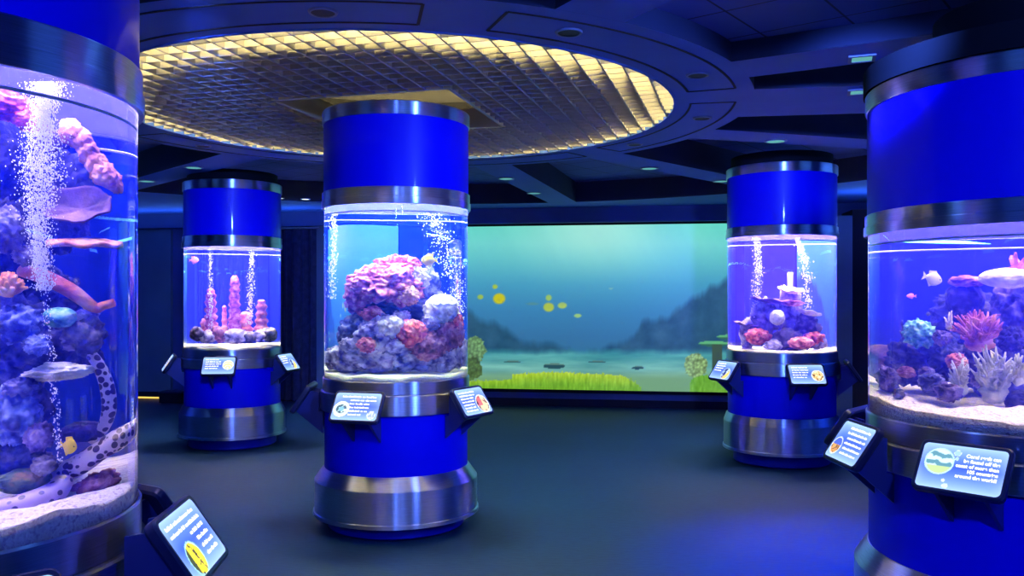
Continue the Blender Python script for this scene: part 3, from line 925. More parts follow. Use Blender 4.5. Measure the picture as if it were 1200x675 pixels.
fish('LB', 228, 305, 12, 0.0, 'pinkfish', 'small pink fish at the top corner of the pillar coral tank', 1, 'pink_fish', 0.8, 0, True)
bubbles('LB', [(246, 292, 2), (247, 340, 3), (247, 398, 3)], 330, .02, .0025, .006, -.2, 'thin bubble stream rising by the first pillar', 3)
bubbles('LB', [(296, 293, 3), (294, 340, 5), (292, 380, 4)], 360, .03, .0025, .007, -.1, 'wider bubble stream beside the lone pillar', 4)

# --- far tank with the plates -----------------------------------------------
sand('RB', 'sand_mauve', 0.035, 'pale sand under the stacked plate corals', amp=0.012)
for px, py, w, h, d, mt, st, nm, lb in [
    (925, 368, 24, 56, .02, 'rock_lilac', 'rock', 'live_rock', 'tall lilac rock trunk carrying the plate corals'),
    (896, 374, 26, 40, -.02, 'rock_lilac', 'rock', 'live_rock', 'lilac side rock under the wide mauve plate'),
    (946, 386, 26, 36, -.02, 'rock_blue', 'rock', 'live_rock', 'blue-grey side rock under the cream plate'),
    (923, 399, 30, 24, -.16, 'violet', 'rock', 'live_rock', 'violet foot rock in the middle of the plate coral tank'),
    (906, 405, 18, 11, -.26, 'rock_lilac', 'rock', 'live_rock', 'small lilac stone lying forward on the pale sand'),
    (961, 402, 15, 13, -.10, 'rock_lilac', 'rock', 'live_rock', 'small lilac stone near the teal glass edge'),
    (875, 392, 13, 34, .0, 'rock_lilac', 'rock', 'live_rock', 'lilac rock stem under the lowest purple plate'),
    (911, 372, 18, 18, -.22, 'cream', 'brain', 'rose_coral', 'round cream rose coral in front of the trunk'),
    (888, 394, 30, 18, -.16, 'red', 'cauli', 'cauliflower_coral', 'red cauliflower coral on the screen side'),
    (954, 397, 26, 16, -.12, 'red', 'cauli', 'cauliflower_coral', 'red cauliflower coral on the wall side'),
    (938, 402, 32, 15, -.22, 'pink', 'brain', 'cushion_coral', 'low pink cushion coral in front of the trunk'),
]:
    blob('RB', nm, px, py, w, h, d, mt, st, lb, 'rock' if nm == 'live_rock' else 'coral', None, 1, 4)
plate('RB', 927, 343, 32, 10, -.06, 'cream', 'topmost cream plate coral on the trunk', .25, .3, .35, 1)
plate('RB', 906, 355, 54, 8, -.08, 'mauve', 'wide mauve plate coral, second from the top', .15, 1.2, .18, 2)
plate('RB', 873, 381, 30, 9, -.04, 'mauve', 'lowest purple plate coral on the screen side', .2, .8, .15, 3)
plate('RB', 948, 369, 28, 10, -.10, 'cream', 'cream plate coral sloping down on the wall side', .3, 2.0, .3, 4)
plate('RB', 928, 358, 30, 10, -.14, 'pink', 'small pink plate coral below the topmost one', .2, 2.6, .3, 5)
k = COLS['RB']; a, b = k.place(926, 345, .03), k.place(926, 319, .03)
thing('pump_tube', MB().tube([(0, 0, 0), (0, 0, .5 * (b.z - a.z)), (b.x - a.x, b.y - a.y, b.z - a.z)], .018, 16), 'tube', a, 'clear tube rising above the topmost plate coral', 'tube')
bubbles('RB', [(886, 279, 4), (889, 320, 7), (884, 372, 5)], 400, .03, .0025, .006, -.05, 'wavy bubble stream on the screen side of the plate corals', 5)
bubbles('RB', [(934, 279, 3), (944, 310, 7), (947, 362, 5)], 380, .03, .0025, .006, .02, 'wavy bubble stream on the wall side of the plate corals', 6)

# --- widest tank --------------------------------------------------------------
sand('RF', 'sand_mauve', 0.105, 'sloping mauve sand in the widest tank', amp=0.022, back=0.035)
for px, py, w, h, d, mt, st, lb in [
    (1034, 424, 46, 40, .20, 'mauve', 'smooth', 'smooth mauve boulder with a pale top by the outer glass'),
    (1040, 444, 24, 24, -.10, 'rock_purple', 'rock', 'lilac rock on the sand by the outer glass'),
    (1053, 461, 12, 10, -.25, 'rock_blue', 'rock', 'smallest blue pebble alone on the sand slope'),
    (1077, 426, 70, 44, .04, 'rock_dark', 'rock', 'dark wide rock under the teal bubble coral'),
    (1092, 449, 30, 20, -.24, 'rock_blue', 'rock', 'blue rock lying forward at the sand edge'),
    (1105, 418, 42, 44, -.02, 'rock_blue', 'rock', 'blue-grey rock between teal coral and red bush coral'),
    (1140, 420, 70, 56, .04, 'rock_dark', 'rock', 'dark rock under the red bush coral'),
    (1111, 460, 28, 18, -.30, 'rock_purple', 'rock', 'lilac rock in front of the cream branch coral'),
    (1180, 430, 70, 80, .06, 'rock_blue', 'rock', 'large blue-grey rock behind the pale staghorn'),
    (1130, 370, 60, 60, .16, 'rock_dark', 'rock', 'dark back rock below the violet dome coral'),
    (1192, 365, 50, 60, .06, 'rock_purple', 'rock', 'lilac rock column carrying the white leather coral'),
    (1194, 472, 34, 30, -.26, 'rock_dark', 'brain', 'dark rounded stone at the picture edge on the sand'),
]:
    blob('RF', 'live_rock', px, py, w, h, d, mt, st, lb, 'rock', 'rocks of the widest tank', 1, 5)
blob('RF', 'bubble_coral', 1077, 391, 38, 32, -.08, 'teal', 'beads', 'teal green bubble coral on the dark wide rock', sub=5)
blob('RF', 'dome_coral', 1131, 352, 46, 48, .0, 'violet', 'ruffle', 'dark violet dome coral beside the pale fish', sub=5)
blob('RF', 'frill_coral', 1133, 330, 42, 14, -.02, 'rock_pink', 'cauli', 'pink frilly rim on top of the violet dome coral')
blob('RF', 'leather_coral', 1182, 326, 70, 24, -.10, 'white', 'smooth', 'smooth white leather coral cut by the picture edge', sub=5)
for px, py, w, h, d, mt, st, nm, lb in [
    (1104, 396, 22, 18, -.14, 'rock_purple', 'beads', 'button_coral', 'lilac button coral between the teal bubble coral and the bush coral'),
    (1121, 424, 26, 20, -.22, 'branchpink', 'beads', 'button_coral', 'pink-brown button coral above the cream branch coral'),
    (1186, 398, 34, 30, -.10, 'violet', 'beads', 'button_coral', 'dark violet button coral under the white leather coral'),
    (1062, 436, 20, 14, -.12, 'rock_pink', 'cauli', 'tuft_coral', 'rosy tuft coral on the dark wide rock'),
    (1086, 436, 18, 12, -.18, 'rock_purple', 'cauli', 'tuft_coral', 'lilac tuft coral on the dark wide rock'),
    (1150, 445, 26, 22, -.16, 'rock_purple', 'beads', 'button_coral', 'lilac button coral behind the two front branch corals'),
]:
    blob('RF', nm, px, py, w, h, d, mt, st, lb, 'coral', None, 1, 5)
branchy('RF', 'finger_coral', 1193, 448, 30, 34, -.24, 'stag', 'pale finger coral at the picture edge beside the big staghorn', 30, .006, 31, 1, .5)
branchy('RF', 'feather_coral', 1112, 384, 18, 22, -.12, 'white', 'thin white-tipped coral sprigs before the violet dome', 9, .004, 37, 0, .5)
branchy('RF', 'branch_coral', 1192, 318, 40, 26, -.10, 'branchpink', 'pink antler branch above the white leather coral', 8, .008, 5, 1, .6)
branchy('RF', 'bush_coral', 1147, 406, 74, 44, -.16, 'branchpink', 'red-pink bush coral of many short branches', 90, .006, 8, 2, .6)
branchy('RF', 'staghorn_coral', 1165, 466, 70, 62, -.26, 'stag', 'pale staghorn coral, largest, at the front of the widest tank', 80, .006, 11, 2, .55)
branchy('RF', 'staghorn_coral', 1125, 458, 36, 44, -.24, 'cream', 'smaller cream branch coral at the front of the widest tank', 50, .005, 14, 2, .55)
branchy('RF', 'feather_coral', 1060, 400, 22, 26, .0, 'rock_blue', 'spiky lilac coral poking out by the teal bubble coral', 16, .004, 17, 0, .5)
fish('RF', 1067, 347, 16, .05, 'pinkfish', 'small dim pink fish swimming in the blue above the teal bubble coral', -1, 'pink_fish', 0.5, 0, True)
fish('RF', 1094, 327, 31, -.25, 'palefish', 'pale yellow fish swimming beside the violet dome coral', 1, 'pale_fish', 0.62, .30)
fish('RF', 1088, 368, 8, -.15, 'darkfish', 'tiny dark fish above the teal bubble coral', 1, 'damsel_fish', 0.7, 0, True)

# --- nearest tank ----------------------------------------------------------------
sand('LF', 'sand_mauve', 0.07, 'mauve sand under the eels in the nearest tank', amp=0.02)
for px, py, w, h, d, mt, st, lb in [
    (-20, 200, 90, 130, .12, 'rock_navy', 'rock', 'dark rock wall behind the bubble plume, upper part'),
    (0, 285, 80, 90, .04, 'rock_navy', 'rock', 'dark rock wall above the orange anemone'),
    (15, 400, 100, 90, .05, 'rock_blue', 'rock', 'blue rock below the orange anemone'),
    (70, 410, 80, 50, .08, 'rock_dark', 'rock', 'dark rock over the yellow-white ledge'),
    (99, 393, 42, 38, -.04, 'rock_grey', 'rock', 'grey-lilac rock lump just above the arched eel'),
    (-10, 480, 100, 120, .12, 'rock_dark', 'rock', 'dark rock behind the blue bead coral'),
    (50, 350, 70, 60, .12, 'rock_navy', 'rock', 'dark rock behind the lower part of the bubble plume'),
    (20, 540, 66, 44, -.05, 'rock_blue', 'rock', 'blue rock behind the thick ringed eel'),
    (117, 570, 46, 30, -.10, 'rock_pink', 'rock', 'rosy stone alone on the mauve sand'),
    (60, 230, 70, 110, .20, 'rock_navy', 'rock', 'dark rock behind the large fan plate'),
]:
    blob('LF', 'live_rock', px, py, w, h, d, mt, st, lb, 'rock', 'rocks of the nearest tank', 1, 5)
for px, py, w, h, d, mt, st, nm, lb in [
    (8, 124, 64, 34, -.02, 'red', 'cauli', 'cauliflower_coral', 'red-pink coral at the top of the rock wall'),
    (34, 140, 40, 26, -.04, 'red', 'cauli', 'cauliflower_coral', 'pink coral beside the head of the bubble plume'),
    (70, 372, 44, 24, -.08, 'teal', 'smooth', 'soft_coral', 'teal soft coral over the yellow-white ledge'),
    (22, 380, 54, 44, -.10, 'bluecoral', 'cauli', 'soft_coral', 'blue-white coral below the orange anemone'),
    (70, 436, 70, 17, -.10, 'cream', 'rock', 'ledge_coral', 'yellow-white ledge of coral above the arched eel'),
    (18, 488, 64, 74, -.10, 'bluecoral', 'beads', 'bead_coral', 'blue bead coral at the picture edge'),
    (97, 506, 54, 24, .04, 'violet', 'brain', 'cushion_coral', 'dark violet cushion coral behind the yellow tang'),
    (28, 563, 66, 28, -.12, 'green', 'brain', 'boulder_coral', 'greenish boulder coral lying on the thick eel'),
    (6, 268, 50, 50, -.08, 'rock_grey', 'cauli', 'soft_coral', 'grey-lilac coral above the orange anemone'),
]:
    blob('LF', nm, px, py, w, h, d, mt, st, lb, 'coral', None, 1, 5)
# knobbly tan branch: one coral
k = COLS['LF']
mb = MB(); b0 = k.place(84, 155, .02)
for px, py, r in ((84, 155, 15), (95, 164, 14), (104, 178, 13), (113, 192, 13), (122, 203, 15), (131, 211, 12), (137, 218, 8)):
    q = k.place(px, py, -.02) - b0
    sx, sz = k.size(px, py, -.02, r * 2, r * 2)
    blob_mesh(mb, q, (sx, sx, sz), 'cauli', 4)
thing('branch_coral', mb, 'tan', b0, 'knobbly tan coral branch reaching out at the top', 'coral')
plate('LF', 98, 247, 96, 46, -.02, 'mauve', 'large mauve fan plate coral, upper', .95, .15, .3, 6, 'fan_coral', .014, asp=.72)
plate('LF', 104, 284, 92, 16, -.04, 'tan', 'flat tan plate coral just under the fan', .12, .3, -.05, 7, 'plate_coral', .022, asp=.7)
worm('LF', [(25, 316, 11, .0), (55, 326, 12, -.04), (85, 342, 11, -.06), (110, 360, 8, -.06), (122, 358, 6, -.06), (135, 354, 5, -.06)], 'salmon', 'salmon coral arm with a pale tip reaching out below the plates', 'branch_coral', 'coral')
for px, py, w, h, d, mt, st, nm, lb in [
    (36, 300, 40, 26, -.06, 'rock_grey', 'beads', 'button_coral', 'grey button coral behind the salmon arm'),
    (44, 404, 34, 24, -.14, 'bluecoral', 'beads', 'button_coral', 'blue button coral beside the teal soft coral'),
    (100, 372, 30, 20, -.02, 'rock_lilac', 'cauli', 'tuft_coral', 'lilac tuft coral on the rock lump above the arched eel'),
    (46, 512, 36, 34, -.14, 'rock_purple', 'beads', 'button_coral', 'violet button coral beside the blue bead coral'),
    (52, 545, 30, 22, -.16, 'rock_grey', 'cauli', 'tuft_coral', 'grey tuft coral by the heads of the eels'),
    (24, 455, 44, 24, -.12, 'rock_blue', 'cauli', 'tuft_coral', 'blue tuft coral between ledge and bead coral'),
    (62, 165, 40, 26, .0, 'mauve', 'cauli', 'tuft_coral', 'mauve tuft coral behind the head of the bubble plume'),
]:
    blob('LF', nm, px, py, w, h, d, mt, st, lb, 'coral', None, 1, 5)
branchy('LF', 'sea_anemone', 8, 345, 52, 26, -.12, 'orange', 'orange anemone at the picture edge', 70, .007, 23, 0, .7)
worm('LF', [(104, 412, 7, .0), (117, 430, 8, .0), (126, 455, 9, .0), (128, 480, 9, .0), (121, 502, 8, .02), (108, 518, 7, .05)], 'eel', 'spotted eel arching upright behind the glass')
worm('LF', [(66, 556, 15, -.06), (92, 545, 16, -.10), (115, 530, 13, -.12), (140, 514, 11, -.12), (164, 496, 8, -.12)], 'eel', 'spotted eel lying diagonally across the sand')
worm('LF', [(-40, 604, 18, -.16), (-5, 600, 19, -.17), (30, 592, 19, -.18), (62, 578, 17, -.16), (76, 562, 12, -.12)], 'eelbig', 'thick ringed eel resting on the sand at the bottom')
fish('LF', 82, 523, 28, -.20, 'yellow', 'yellow tang beside the spotted eels', 1, 'yellow_tang', 0.78, .2)
bubbles('LF', [(52, 96, 22), (54, 112, 20), (50, 135, 12), (50, 160, 24), (48, 200, 28), (45, 240, 18), (46, 290, 13), (52, 340, 11)], 7500, .05, .0007, .0022, -.26, 'strong plume of bubbles at the top of the nearest tank', 7)
bubbles('LF', [(52, 340, 8), (60, 420, 6), (66, 480, 5), (70, 540, 4)], 260, .03, .0010, .0022, -.26, 'faint lower trail of bubbles before the yellow-white ledge', 8)

# ------------------------------------------------------------------ room
G = Vector((-.747, 5.53, 0))
EX, EN = Vector((.9881, -.1539, 0)), Vector((.1539, .9881, 0))
RZ = math.atan2(EX.y, EX.x)
BACK, FRONT, SIDE = 6.02, -7.2, 6.7
def rp(e, n, z=0.0): return G + EX * e + EN * n + Vector((0, 0, z))
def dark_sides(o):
    """the upright faces of a ceiling piece take a darker navy material"""
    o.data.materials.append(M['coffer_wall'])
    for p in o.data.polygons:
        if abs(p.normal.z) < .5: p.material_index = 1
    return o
def struct(o, label=None):
    o['kind'] = 'structure'
    if label: o['label'] = label
    return o
def rbox(name, e0, e1, n0, n1, z0, z1, mat, parent=None):
    c = rp((e0 + e1) / 2, (n0 + n1) / 2, (z0 + z1) / 2)
    return MB().box(c, (e1 - e0, n1 - n0, z1 - z0), RZ).build(name, mat, parent, smooth=False)
struct(rbox('floor', -SIDE - .2, SIDE + .2, FRONT - .2, BACK + .2, -.1, 0, M['carpet']), 'dark teal woven carpet floor')
struct(rbox('wall_back', -SIDE - .2, SIDE + .2, BACK, BACK + .15, 0, 3.1, M['wall']), 'dark blue back wall around the screen')
struct(rbox('wall_front', -SIDE - .2, SIDE + .2, FRONT - .15, FRONT, 0, 3.1, M['wall']))
struct(rbox('wall_left', -SIDE - .15, -SIDE, FRONT, BACK, 0, 3.1, M['wall']))
struct(rbox('wall_right', SIDE, SIDE + .15, FRONT, BACK, 0, 3.1, M['wall']))
struct(rbox('baseboard_back', -SIDE, SIDE, BACK - .02, BACK, 0.0, .10, M['groove']))

# ceiling: soffit ring round the grille, beams, coffers, outer soffit
GR, SO, RO = 1.77, 2.23, 5.3
DEEP, SHALLOW = CEIL + .25, CEIL + .10
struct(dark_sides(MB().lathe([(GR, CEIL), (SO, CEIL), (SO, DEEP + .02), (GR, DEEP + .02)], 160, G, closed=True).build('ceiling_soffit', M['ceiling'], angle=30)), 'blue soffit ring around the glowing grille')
mb = MB(); N = 144
for i in range(N):
    a = 2 * PI * i / N
    d = Vector((math.cos(a), math.sin(a), 0))
    de, dn = d.dot(EX), d.dot(EN)
    t = min((SIDE if de > 0 else -SIDE) / de if abs(de) > 1e-6 else 1e9, (BACK if dn > 0 else FRONT) / dn if abs(dn) > 1e-6 else 1e9)
    p0, p1 = G + d * RO, G + d * t
    mb.v += [(p0.x, p0.y, CEIL), (p1.x, p1.y, CEIL), (p0.x, p0.y, DEEP + .02)]
for i in range(N):
    j = (i + 1) % N
    mb.f += [(i * 3, i * 3 + 1, j * 3 + 1, j * 3), (i * 3 + 2, i * 3, j * 3, j * 3 + 2)]
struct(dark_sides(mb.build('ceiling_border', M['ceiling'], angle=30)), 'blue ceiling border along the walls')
BEAMS = [(-61, .35), (-29.5, .35), (-8, .75), (17, .35), (46.5, .35), (75, .35), (104, .35), (133, .35), (162, .35), (191, .35), (220, .35), (245, .35), (270, .35)]
for ang, w in BEAMS:
    a = R_(ang)
    c_ = G + Vector((math.cos(a), math.sin(a), 0)) * (SO - .06 + RO + .1) / 2 + Vector((0, 0, (CEIL + .0005 + DEEP + .01) / 2))
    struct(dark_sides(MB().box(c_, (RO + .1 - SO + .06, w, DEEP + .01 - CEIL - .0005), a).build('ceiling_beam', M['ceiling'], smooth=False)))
# coffer ceilings
mb = MB(); mb.lathe([(SO - .02, DEEP), (9.5, DEEP)], 96, G)
struct(mb.build('ceiling', M['coffer'], smooth=False), 'dark blue tiled ceiling in the recesses')
for a0, a1 in ((-57, -33), (-88, -64)):
    mb = MB(); mb.lathe([(SO - .02, SHALLOW), (RO + .05, SHALLOW)], 24, G, a0=R_(a0), a1=R_(a1))
    struct(mb.build('ceiling_coffer', M['coffer'], smooth=False), 'shallow tiled ceiling recess beside the soffit ring')
# reveals cut in the soffit ring: six curved panels
for k6 in range(6):
    a0, a1 = R_(-70 + 60 * k6), R_(-70 + 60 * k6 + 50.5)
    mb = MB()
    for r0 in (1.865, 2.13):
        mb.lathe([(r0 - .007, CEIL - .003), (r0 + .007, CEIL - .003), (r0 + .007, CEIL + .002), (r0 - .007, CEIL + .002)], 40, G, True, a0, a1)
    for a in (a0, a1):
        c_ = G + Vector((math.cos(a), math.sin(a), 0)) * 1.9975
        mb.box((c_.x, c_.y, CEIL - .0005), (.265, .014, .005), a)
    struct(mb.build('trim_%d' % (k6 + 1), M['groove'], angle=30), 'dark curved reveal outlining a panel of the soffit ring')
# plenum over the grille
M['plenum'] = nmat('plenum_paint', [(.03, .03, .05), (.035, .035, .055)], 4, .9)
mb = MB(); mb.lathe([(GR + .001, CEIL + .01), (GR + .001, 3.12), (0.001, 3.12)], 128, G)
struct(mb.build('ceiling_plenum', M['plenum'], angle=30), 'lit void above the grille')

# ------------------------------------------------------------------ glowing grille
M['louver'] = pmat('louver_blades', (.36, .35, .38), .6)
M['framecream'] = pmat('opening_frame_paint', (.72, .62, .36), .5)
M['cove'] = emat('cove_lamp', (1.0, .79, .26), 60.0)
gr = empty('ceiling_grille', (G.x, G.y, CEIL))
tag(gr, 'round glowing lattice grille in the ceiling around the central column', 'ceiling grille')
GA = R_(-15.5)
u1, u2 = Vector((math.cos(GA), math.sin(GA), 0)), Vector((-math.sin(GA), math.cos(GA), 0))
SP, HS, BH = .105, .56, .05
mb = MB()
def blade(p, q, h=BH):
    c_ = (p + q) / 2; L = (q - p).length
    if L < .01: return
    d = (q - p).normalized()
    mb.box((c_.x, c_.y, h / 2 + .002), (L, .009, h), math.atan2(d.y, d.x))
for fam, (a, b) in enumerate(((u1, u2), (u2, u1))):
    for i in range(-17, 18):
        o = i * SP
        if abs(o) >= GR - .02: continue
        half = math.sqrt((GR - .004) ** 2 - o * o)
        if abs(o) < HS:
            blade(b * o + a * -half, b * o + a * -HS); blade(b * o + a * HS, b * o + a * half)
        else:
            blade(b * o + a * -half, b * o + a * half)
mb.build('lattice', M['louver'], gr, smooth=False)
fm = MB()
for s in (-1, 1):
    for a, b in ((u1, u2), (u2, u1)):
        c_ = b * (HS + .0) * s
        fm.box((c_.x, c_.y, .07), (2 * HS + .02, .02, .14), math.atan2(a.y, a.x))
fm.build('opening_frame', M['framecream'], gr, smooth=False)
MB().lathe([(GR - .065, .11), (GR - .035, .11), (GR - .035, .14), (GR - .065, .14)], 128, (0, 0, 0), True).build('cove_lamp', M['cove'], gr)
MB().lathe([(GR - .006, -.004), (GR + .012, -.004), (GR + .012, .0), (GR - .001, .0), (GR - .001, .05), (GR - .006, .05)], 160, (0, 0, 0), True).build('grille_rim', M['ceiling'], gr, angle=30)

# ------------------------------------------------------------------ ceiling fittings
M['trim'] = pmat('fitting_trim', (.10, .14, .3), .45)
M['lens_dark'] = pmat('unlit_lens', (.01, .012, .02), .6)
M['lens_teal'] = emat('teal_lens', (.22, .75, .72), .55)
M['lens_white'] = emat('white_lens', (.75, .9, 1.0), 2.5)
def atceil(px, py, z=CEIL):
    Y = (z - EYE) * F / (HY - py)
    return Vector(((px - CX) / F * Y, Y, z))
def downlight(p, r, lens, label, square=False, grp='lit ceiling downlights', ang=0.0):
    t = empty('downlight', tuple(p), ang)
    tag(t, label, 'downlight', grp)
    if square:
        w = r
        mb = MB()
        for s in (-1, 1):
            mb.box((s * w, 0, -.004), (.016, 2 * w + .016, .008)); mb.box((0, s * w, -.004), (2 * w - .016, .016, .008))
        mb.build('trim_ring', M['trim'], t, smooth=False)
        MB().box((0, 0, -.003), (2 * w - .014, 2 * w - .014, .004)).build('lens', lens, t, smooth=False)
    else:
        MB().lathe([(r * .8, -.002), (r, -.002), (r, 0), (r * .95, -.008), (r * .8, -.008)], 32, closed=False).build('trim_ring', M['trim'], t)
        MB().capped([(r * .8, -.005), (r * .8, -.001)], 32).build('lens', lens, t, angle=30)
    return t
for a, lb in ((-91, 'nearest unlit downlight in the soffit ring, above the grille at the top of the picture'), (-60, 'second unlit downlight along the soffit ring, right of the nearest one'),
              (-30, 'third unlit downlight along the soffit ring, below the tiled coffer'), (2.5, 'unlit downlight at the far right of the soffit ring, inside the panel end'),
              (32, 'unlit downlight of the soffit ring above the upper edge of the screen'), (146, 'unlit downlight of the soffit ring above the pillar coral tank')):
    d = Vector((math.cos(R_(a)), math.sin(R_(a)), 0))
    downlight(G + d * 2.0 + Vector((0, 0, CEIL)), .062, M['lens_dark'], lb, grp='unlit downlights in the soffit ring')
TL = [(1010, 68, True, 'teal square downlight nearest the widest aquarium, on the upper beam'),
      (1007, 107, True, 'teal square downlight by the widest aquarium, on the lower wide beam'),
      (909, 165, False, 'teal downlight straight above the plate coral column'),
      (761, 197, False, 'teal downlight on the beam above the screen, towards the plate coral column'),
      (845, 212, False, 'teal downlight at the outer end of the beam next to the plate coral column'),
      (593, 209, False, 'teal downlight at the inner end of the beam over the screen'),
      (626, 226, False, 'teal downlight at the outer end of the beam over the screen'),
      (227, 196, False, 'teal downlight above the pillar coral column'),
      (172, 212, False, 'teal downlight beside the nearest tank, towards the wall')]
for px, py, sq, lb in TL:
    p = atceil(px, py)
    downlight(p, .055 if sq else .085, M['lens_teal'], lb, sq, ang=R_(-20))
downlight(atceil(358, 233), .06, M['lens_white'], 'small bright white downlight between pillar coral column and central column')
downlight(atceil(330, 232), .035, M['lens_white'], 'tiny white downlight just beside the pillar coral column')

# ------------------------------------------------------------------ projection screen
E0, E1, ZS0, ZS1 = -1.826, 2.996, .225, 2.412
def lerp(a, b, t): return a + (b - a) * min(1, max(0, t))
def vn(x, y, s=0): return noise.fractal(Vector((x, y, s)), .8, 2.1, 5)
def spic(px, py):
    A = lambda *c_: np.array(c_, float)
    # water
    stops = [(262, A(96, 214, 196)), (285, A(108, 210, 204)), (305, A(92, 190, 198)), (335, A(66, 152, 188)), (365, A(56, 128, 176)), (395, A(52, 112, 160)), (415, A(50, 110, 150))]
    c_ = stops[-1][1]
    for (y0, a), (y1, b) in zip(stops, stops[1:]):
        if py <= y1:
            c_ = lerp(a, b, (py - y0) / (y1 - y0)); break
    g = math.exp(-((px - 700) / 90) ** 2 - ((py - 268) / 45) ** 2)
    c_ = c_ + (A(178, 236, 222) - c_) * .75 * g
    ray = vn(px * .012 - py * .006, py * .002, 4)
    c_ = c_ + A(10, 12, 9) * ray * max(0, (340 - py) / 80)
    def sil(edge, base, soft, fade):
        nonlocal c_
        t = (py - edge) / soft
        if t > 0:
            c_ = lerp(c_, base, min(1, t) * fade)
    # far and near hills
    xl = px
    el = lerp(340, 362, (xl - 470) / 80) if xl < 550 else (lerp(362, 388, (xl - 550) / 50) if xl < 600 else lerp(388, 408, (xl - 600) / 80))
    if xl < 690: sil(el + 10 * vn(px * .03, 3, 1), A(34, 78, 106) + 14 * vn(px * .06, py * .06, 2), 10, .85)
    er = lerp(408, 384, (px - 700) / 45) if px < 745 else (lerp(384, 360, (px - 745) / 45) if px < 790 else lerp(360, 322, (px - 790) / 60))
    if px > 690: sil(er + 12 * vn(px * .035, 7, 1), A(36, 78, 108) + 16 * vn(px * .06, py * .06, 3), 9, .85)
    # sea bed
    if py > 408:
        bed = lerp(A(62, 150, 160), A(120, 178, 165), (py - 410) / 30)
        bed = bed + A(26, 26, 20) * vn(px * .012, py * .12, 5)
        c_ = lerp(c_, bed, (py - 408 - 3 * vn(px * .03, 0, 3)) / 8)
    if py > 434:
        c_ = lerp(c_, A(112, 160, 118), (py - 434) / 10)
    # dark stones on the bed
    for sx, sy, w, h in ((650, 429, 13, 3.2), (747, 431, 7, 2), (600, 424, 10, 1.2), (700, 424, 10, 1.0)):
        if ((px - sx) / w) ** 2 + ((py - sy) / h) ** 2 < 1 + .4 * vn(px * .1, py * .2, 8): c_ = A(38, 80, 88) if py > sy - h * .3 else A(90, 130, 120)
    # grass
    gt = 441 - 4.0 * math.exp(-((px - 650) / 55) ** 2) - 4 * abs(vn(px * .55, 0, 6))
    if px < 752 and py > gt + max(0, (px - 730) * .6) + (6 if px < 600 else 0):
        c_ = lerp(A(176, 205, 50), A(112, 172, 34), (py - gt) / 14) + 30 * vn(px * .5, py * .07, 7)
    if 808 < px < 870 and py > 441 - 5 * abs(vn(px * .5, 2, 6)) + max(0, 816 - px):
        c_ = A(104, 168, 52) + 26 * vn(px * .5, py * .1, 9)
    # coral lumps
    for sx, sy, w, h, col in ((815, 428, 14, 14, A(150, 190, 125)), (556, 410, 13, 16, A(118, 165, 110)), (553, 432, 12, 14, A(84, 118, 62)), (480, 420, 26, 28, A(70, 120, 90))):
        rr = ((px - sx) / w) ** 2 + ((py - sy) / h) ** 2
        if rr < 1 + .35 * vn(px * .15, py * .15, 11):
            cell = noise.voronoi(Vector((px * .32, py * .32, 1)))[0][0]
            c_ = col * (1.25 - .75 * cell)
    for sx, sy, w, h in ((836, 403, 18, 3.4), (858, 395, 18, 3)):
        if ((px - sx) / w) ** 2 + ((py - sy) / h) ** 2 < 1: c_ = A(96, 178, 122) if py < sy else A(50, 105, 85)
        if abs(px - sx - 4) < 6 and sy < py < 440: c_ = A(60, 85, 70)
    # yellow fish shoals
    for sx, sy, w, h, col in ((585, 350, 8, 7, A(196, 192, 30)), (580, 336, 3.5, 3, A(160, 190, 70)), (563, 348, 4, 3, A(150, 185, 80)), (643, 360, 7, 6, A(170, 190, 70)), (643, 349, 4, 4, A(150, 190, 100)), (659, 358, 6, 4, A(165, 195, 90)), (677, 370, 5, 2.4, A(150, 195, 120)), (624, 356, 9, 1.6, A(80, 140, 150)), (716, 338, 3, 1.2, A(120, 180, 180))):
        rr = ((px - sx) / w) ** 2 + ((py - sy) / h) ** 2
        if rr < 1: c_ = lerp(col, c_, (rr - .55) / .45)
    return np.clip(c_, 0, 255)
sc_root = empty('projection_screen', tuple(rp((E0 + E1) / 2, BACK - .03, ZS0)), RZ)
tag(sc_root, 'wide bright screen showing a teal underwater scene with grass', 'screen')
nx, ny = 340, 170
mb = MB(); cols = []
for j in range(ny + 1):
    for i in range(nx + 1):
        w = rp(E0 + (E1 - E0) * i / nx, BACK - .03, ZS0 + (ZS1 - ZS0) * j / ny)
        cols.append(s2l(spic(CX + F * w.x / w.y, HY + F * (EYE - w.z) / w.y)))
        mb.v.append(((i / nx - .5) * (E1 - E0), 0, (ZS1 - ZS0) * j / ny))
for j in range(ny):
    for i in range(nx):
        a = j * (nx + 1) + i
        mb.f.append((a, a + 1, a + nx + 2, a + nx + 1))
me = mb.mesh('picture', False)
at = me.color_attributes.new('picture', 'FLOAT_COLOR', 'POINT')
at.data.foreach_set('color', np.array(cols, dtype=np.float32).ravel())
link('picture', me, attr_emat('screen_picture', 1.0), sc_root)
W = E1 - E0
mb = MB()
for x in (-W / 2 - .02, W / 2 + .02): mb.box((x, 0, (ZS1 - ZS0) / 2), (.04, .05, ZS1 - ZS0 + .08))
for z in (-.02, ZS1 - ZS0 + .02): mb.box((0, 0, z), (W, .05, .04))
mb.build('frame', M['black'], sc_root, smooth=False)

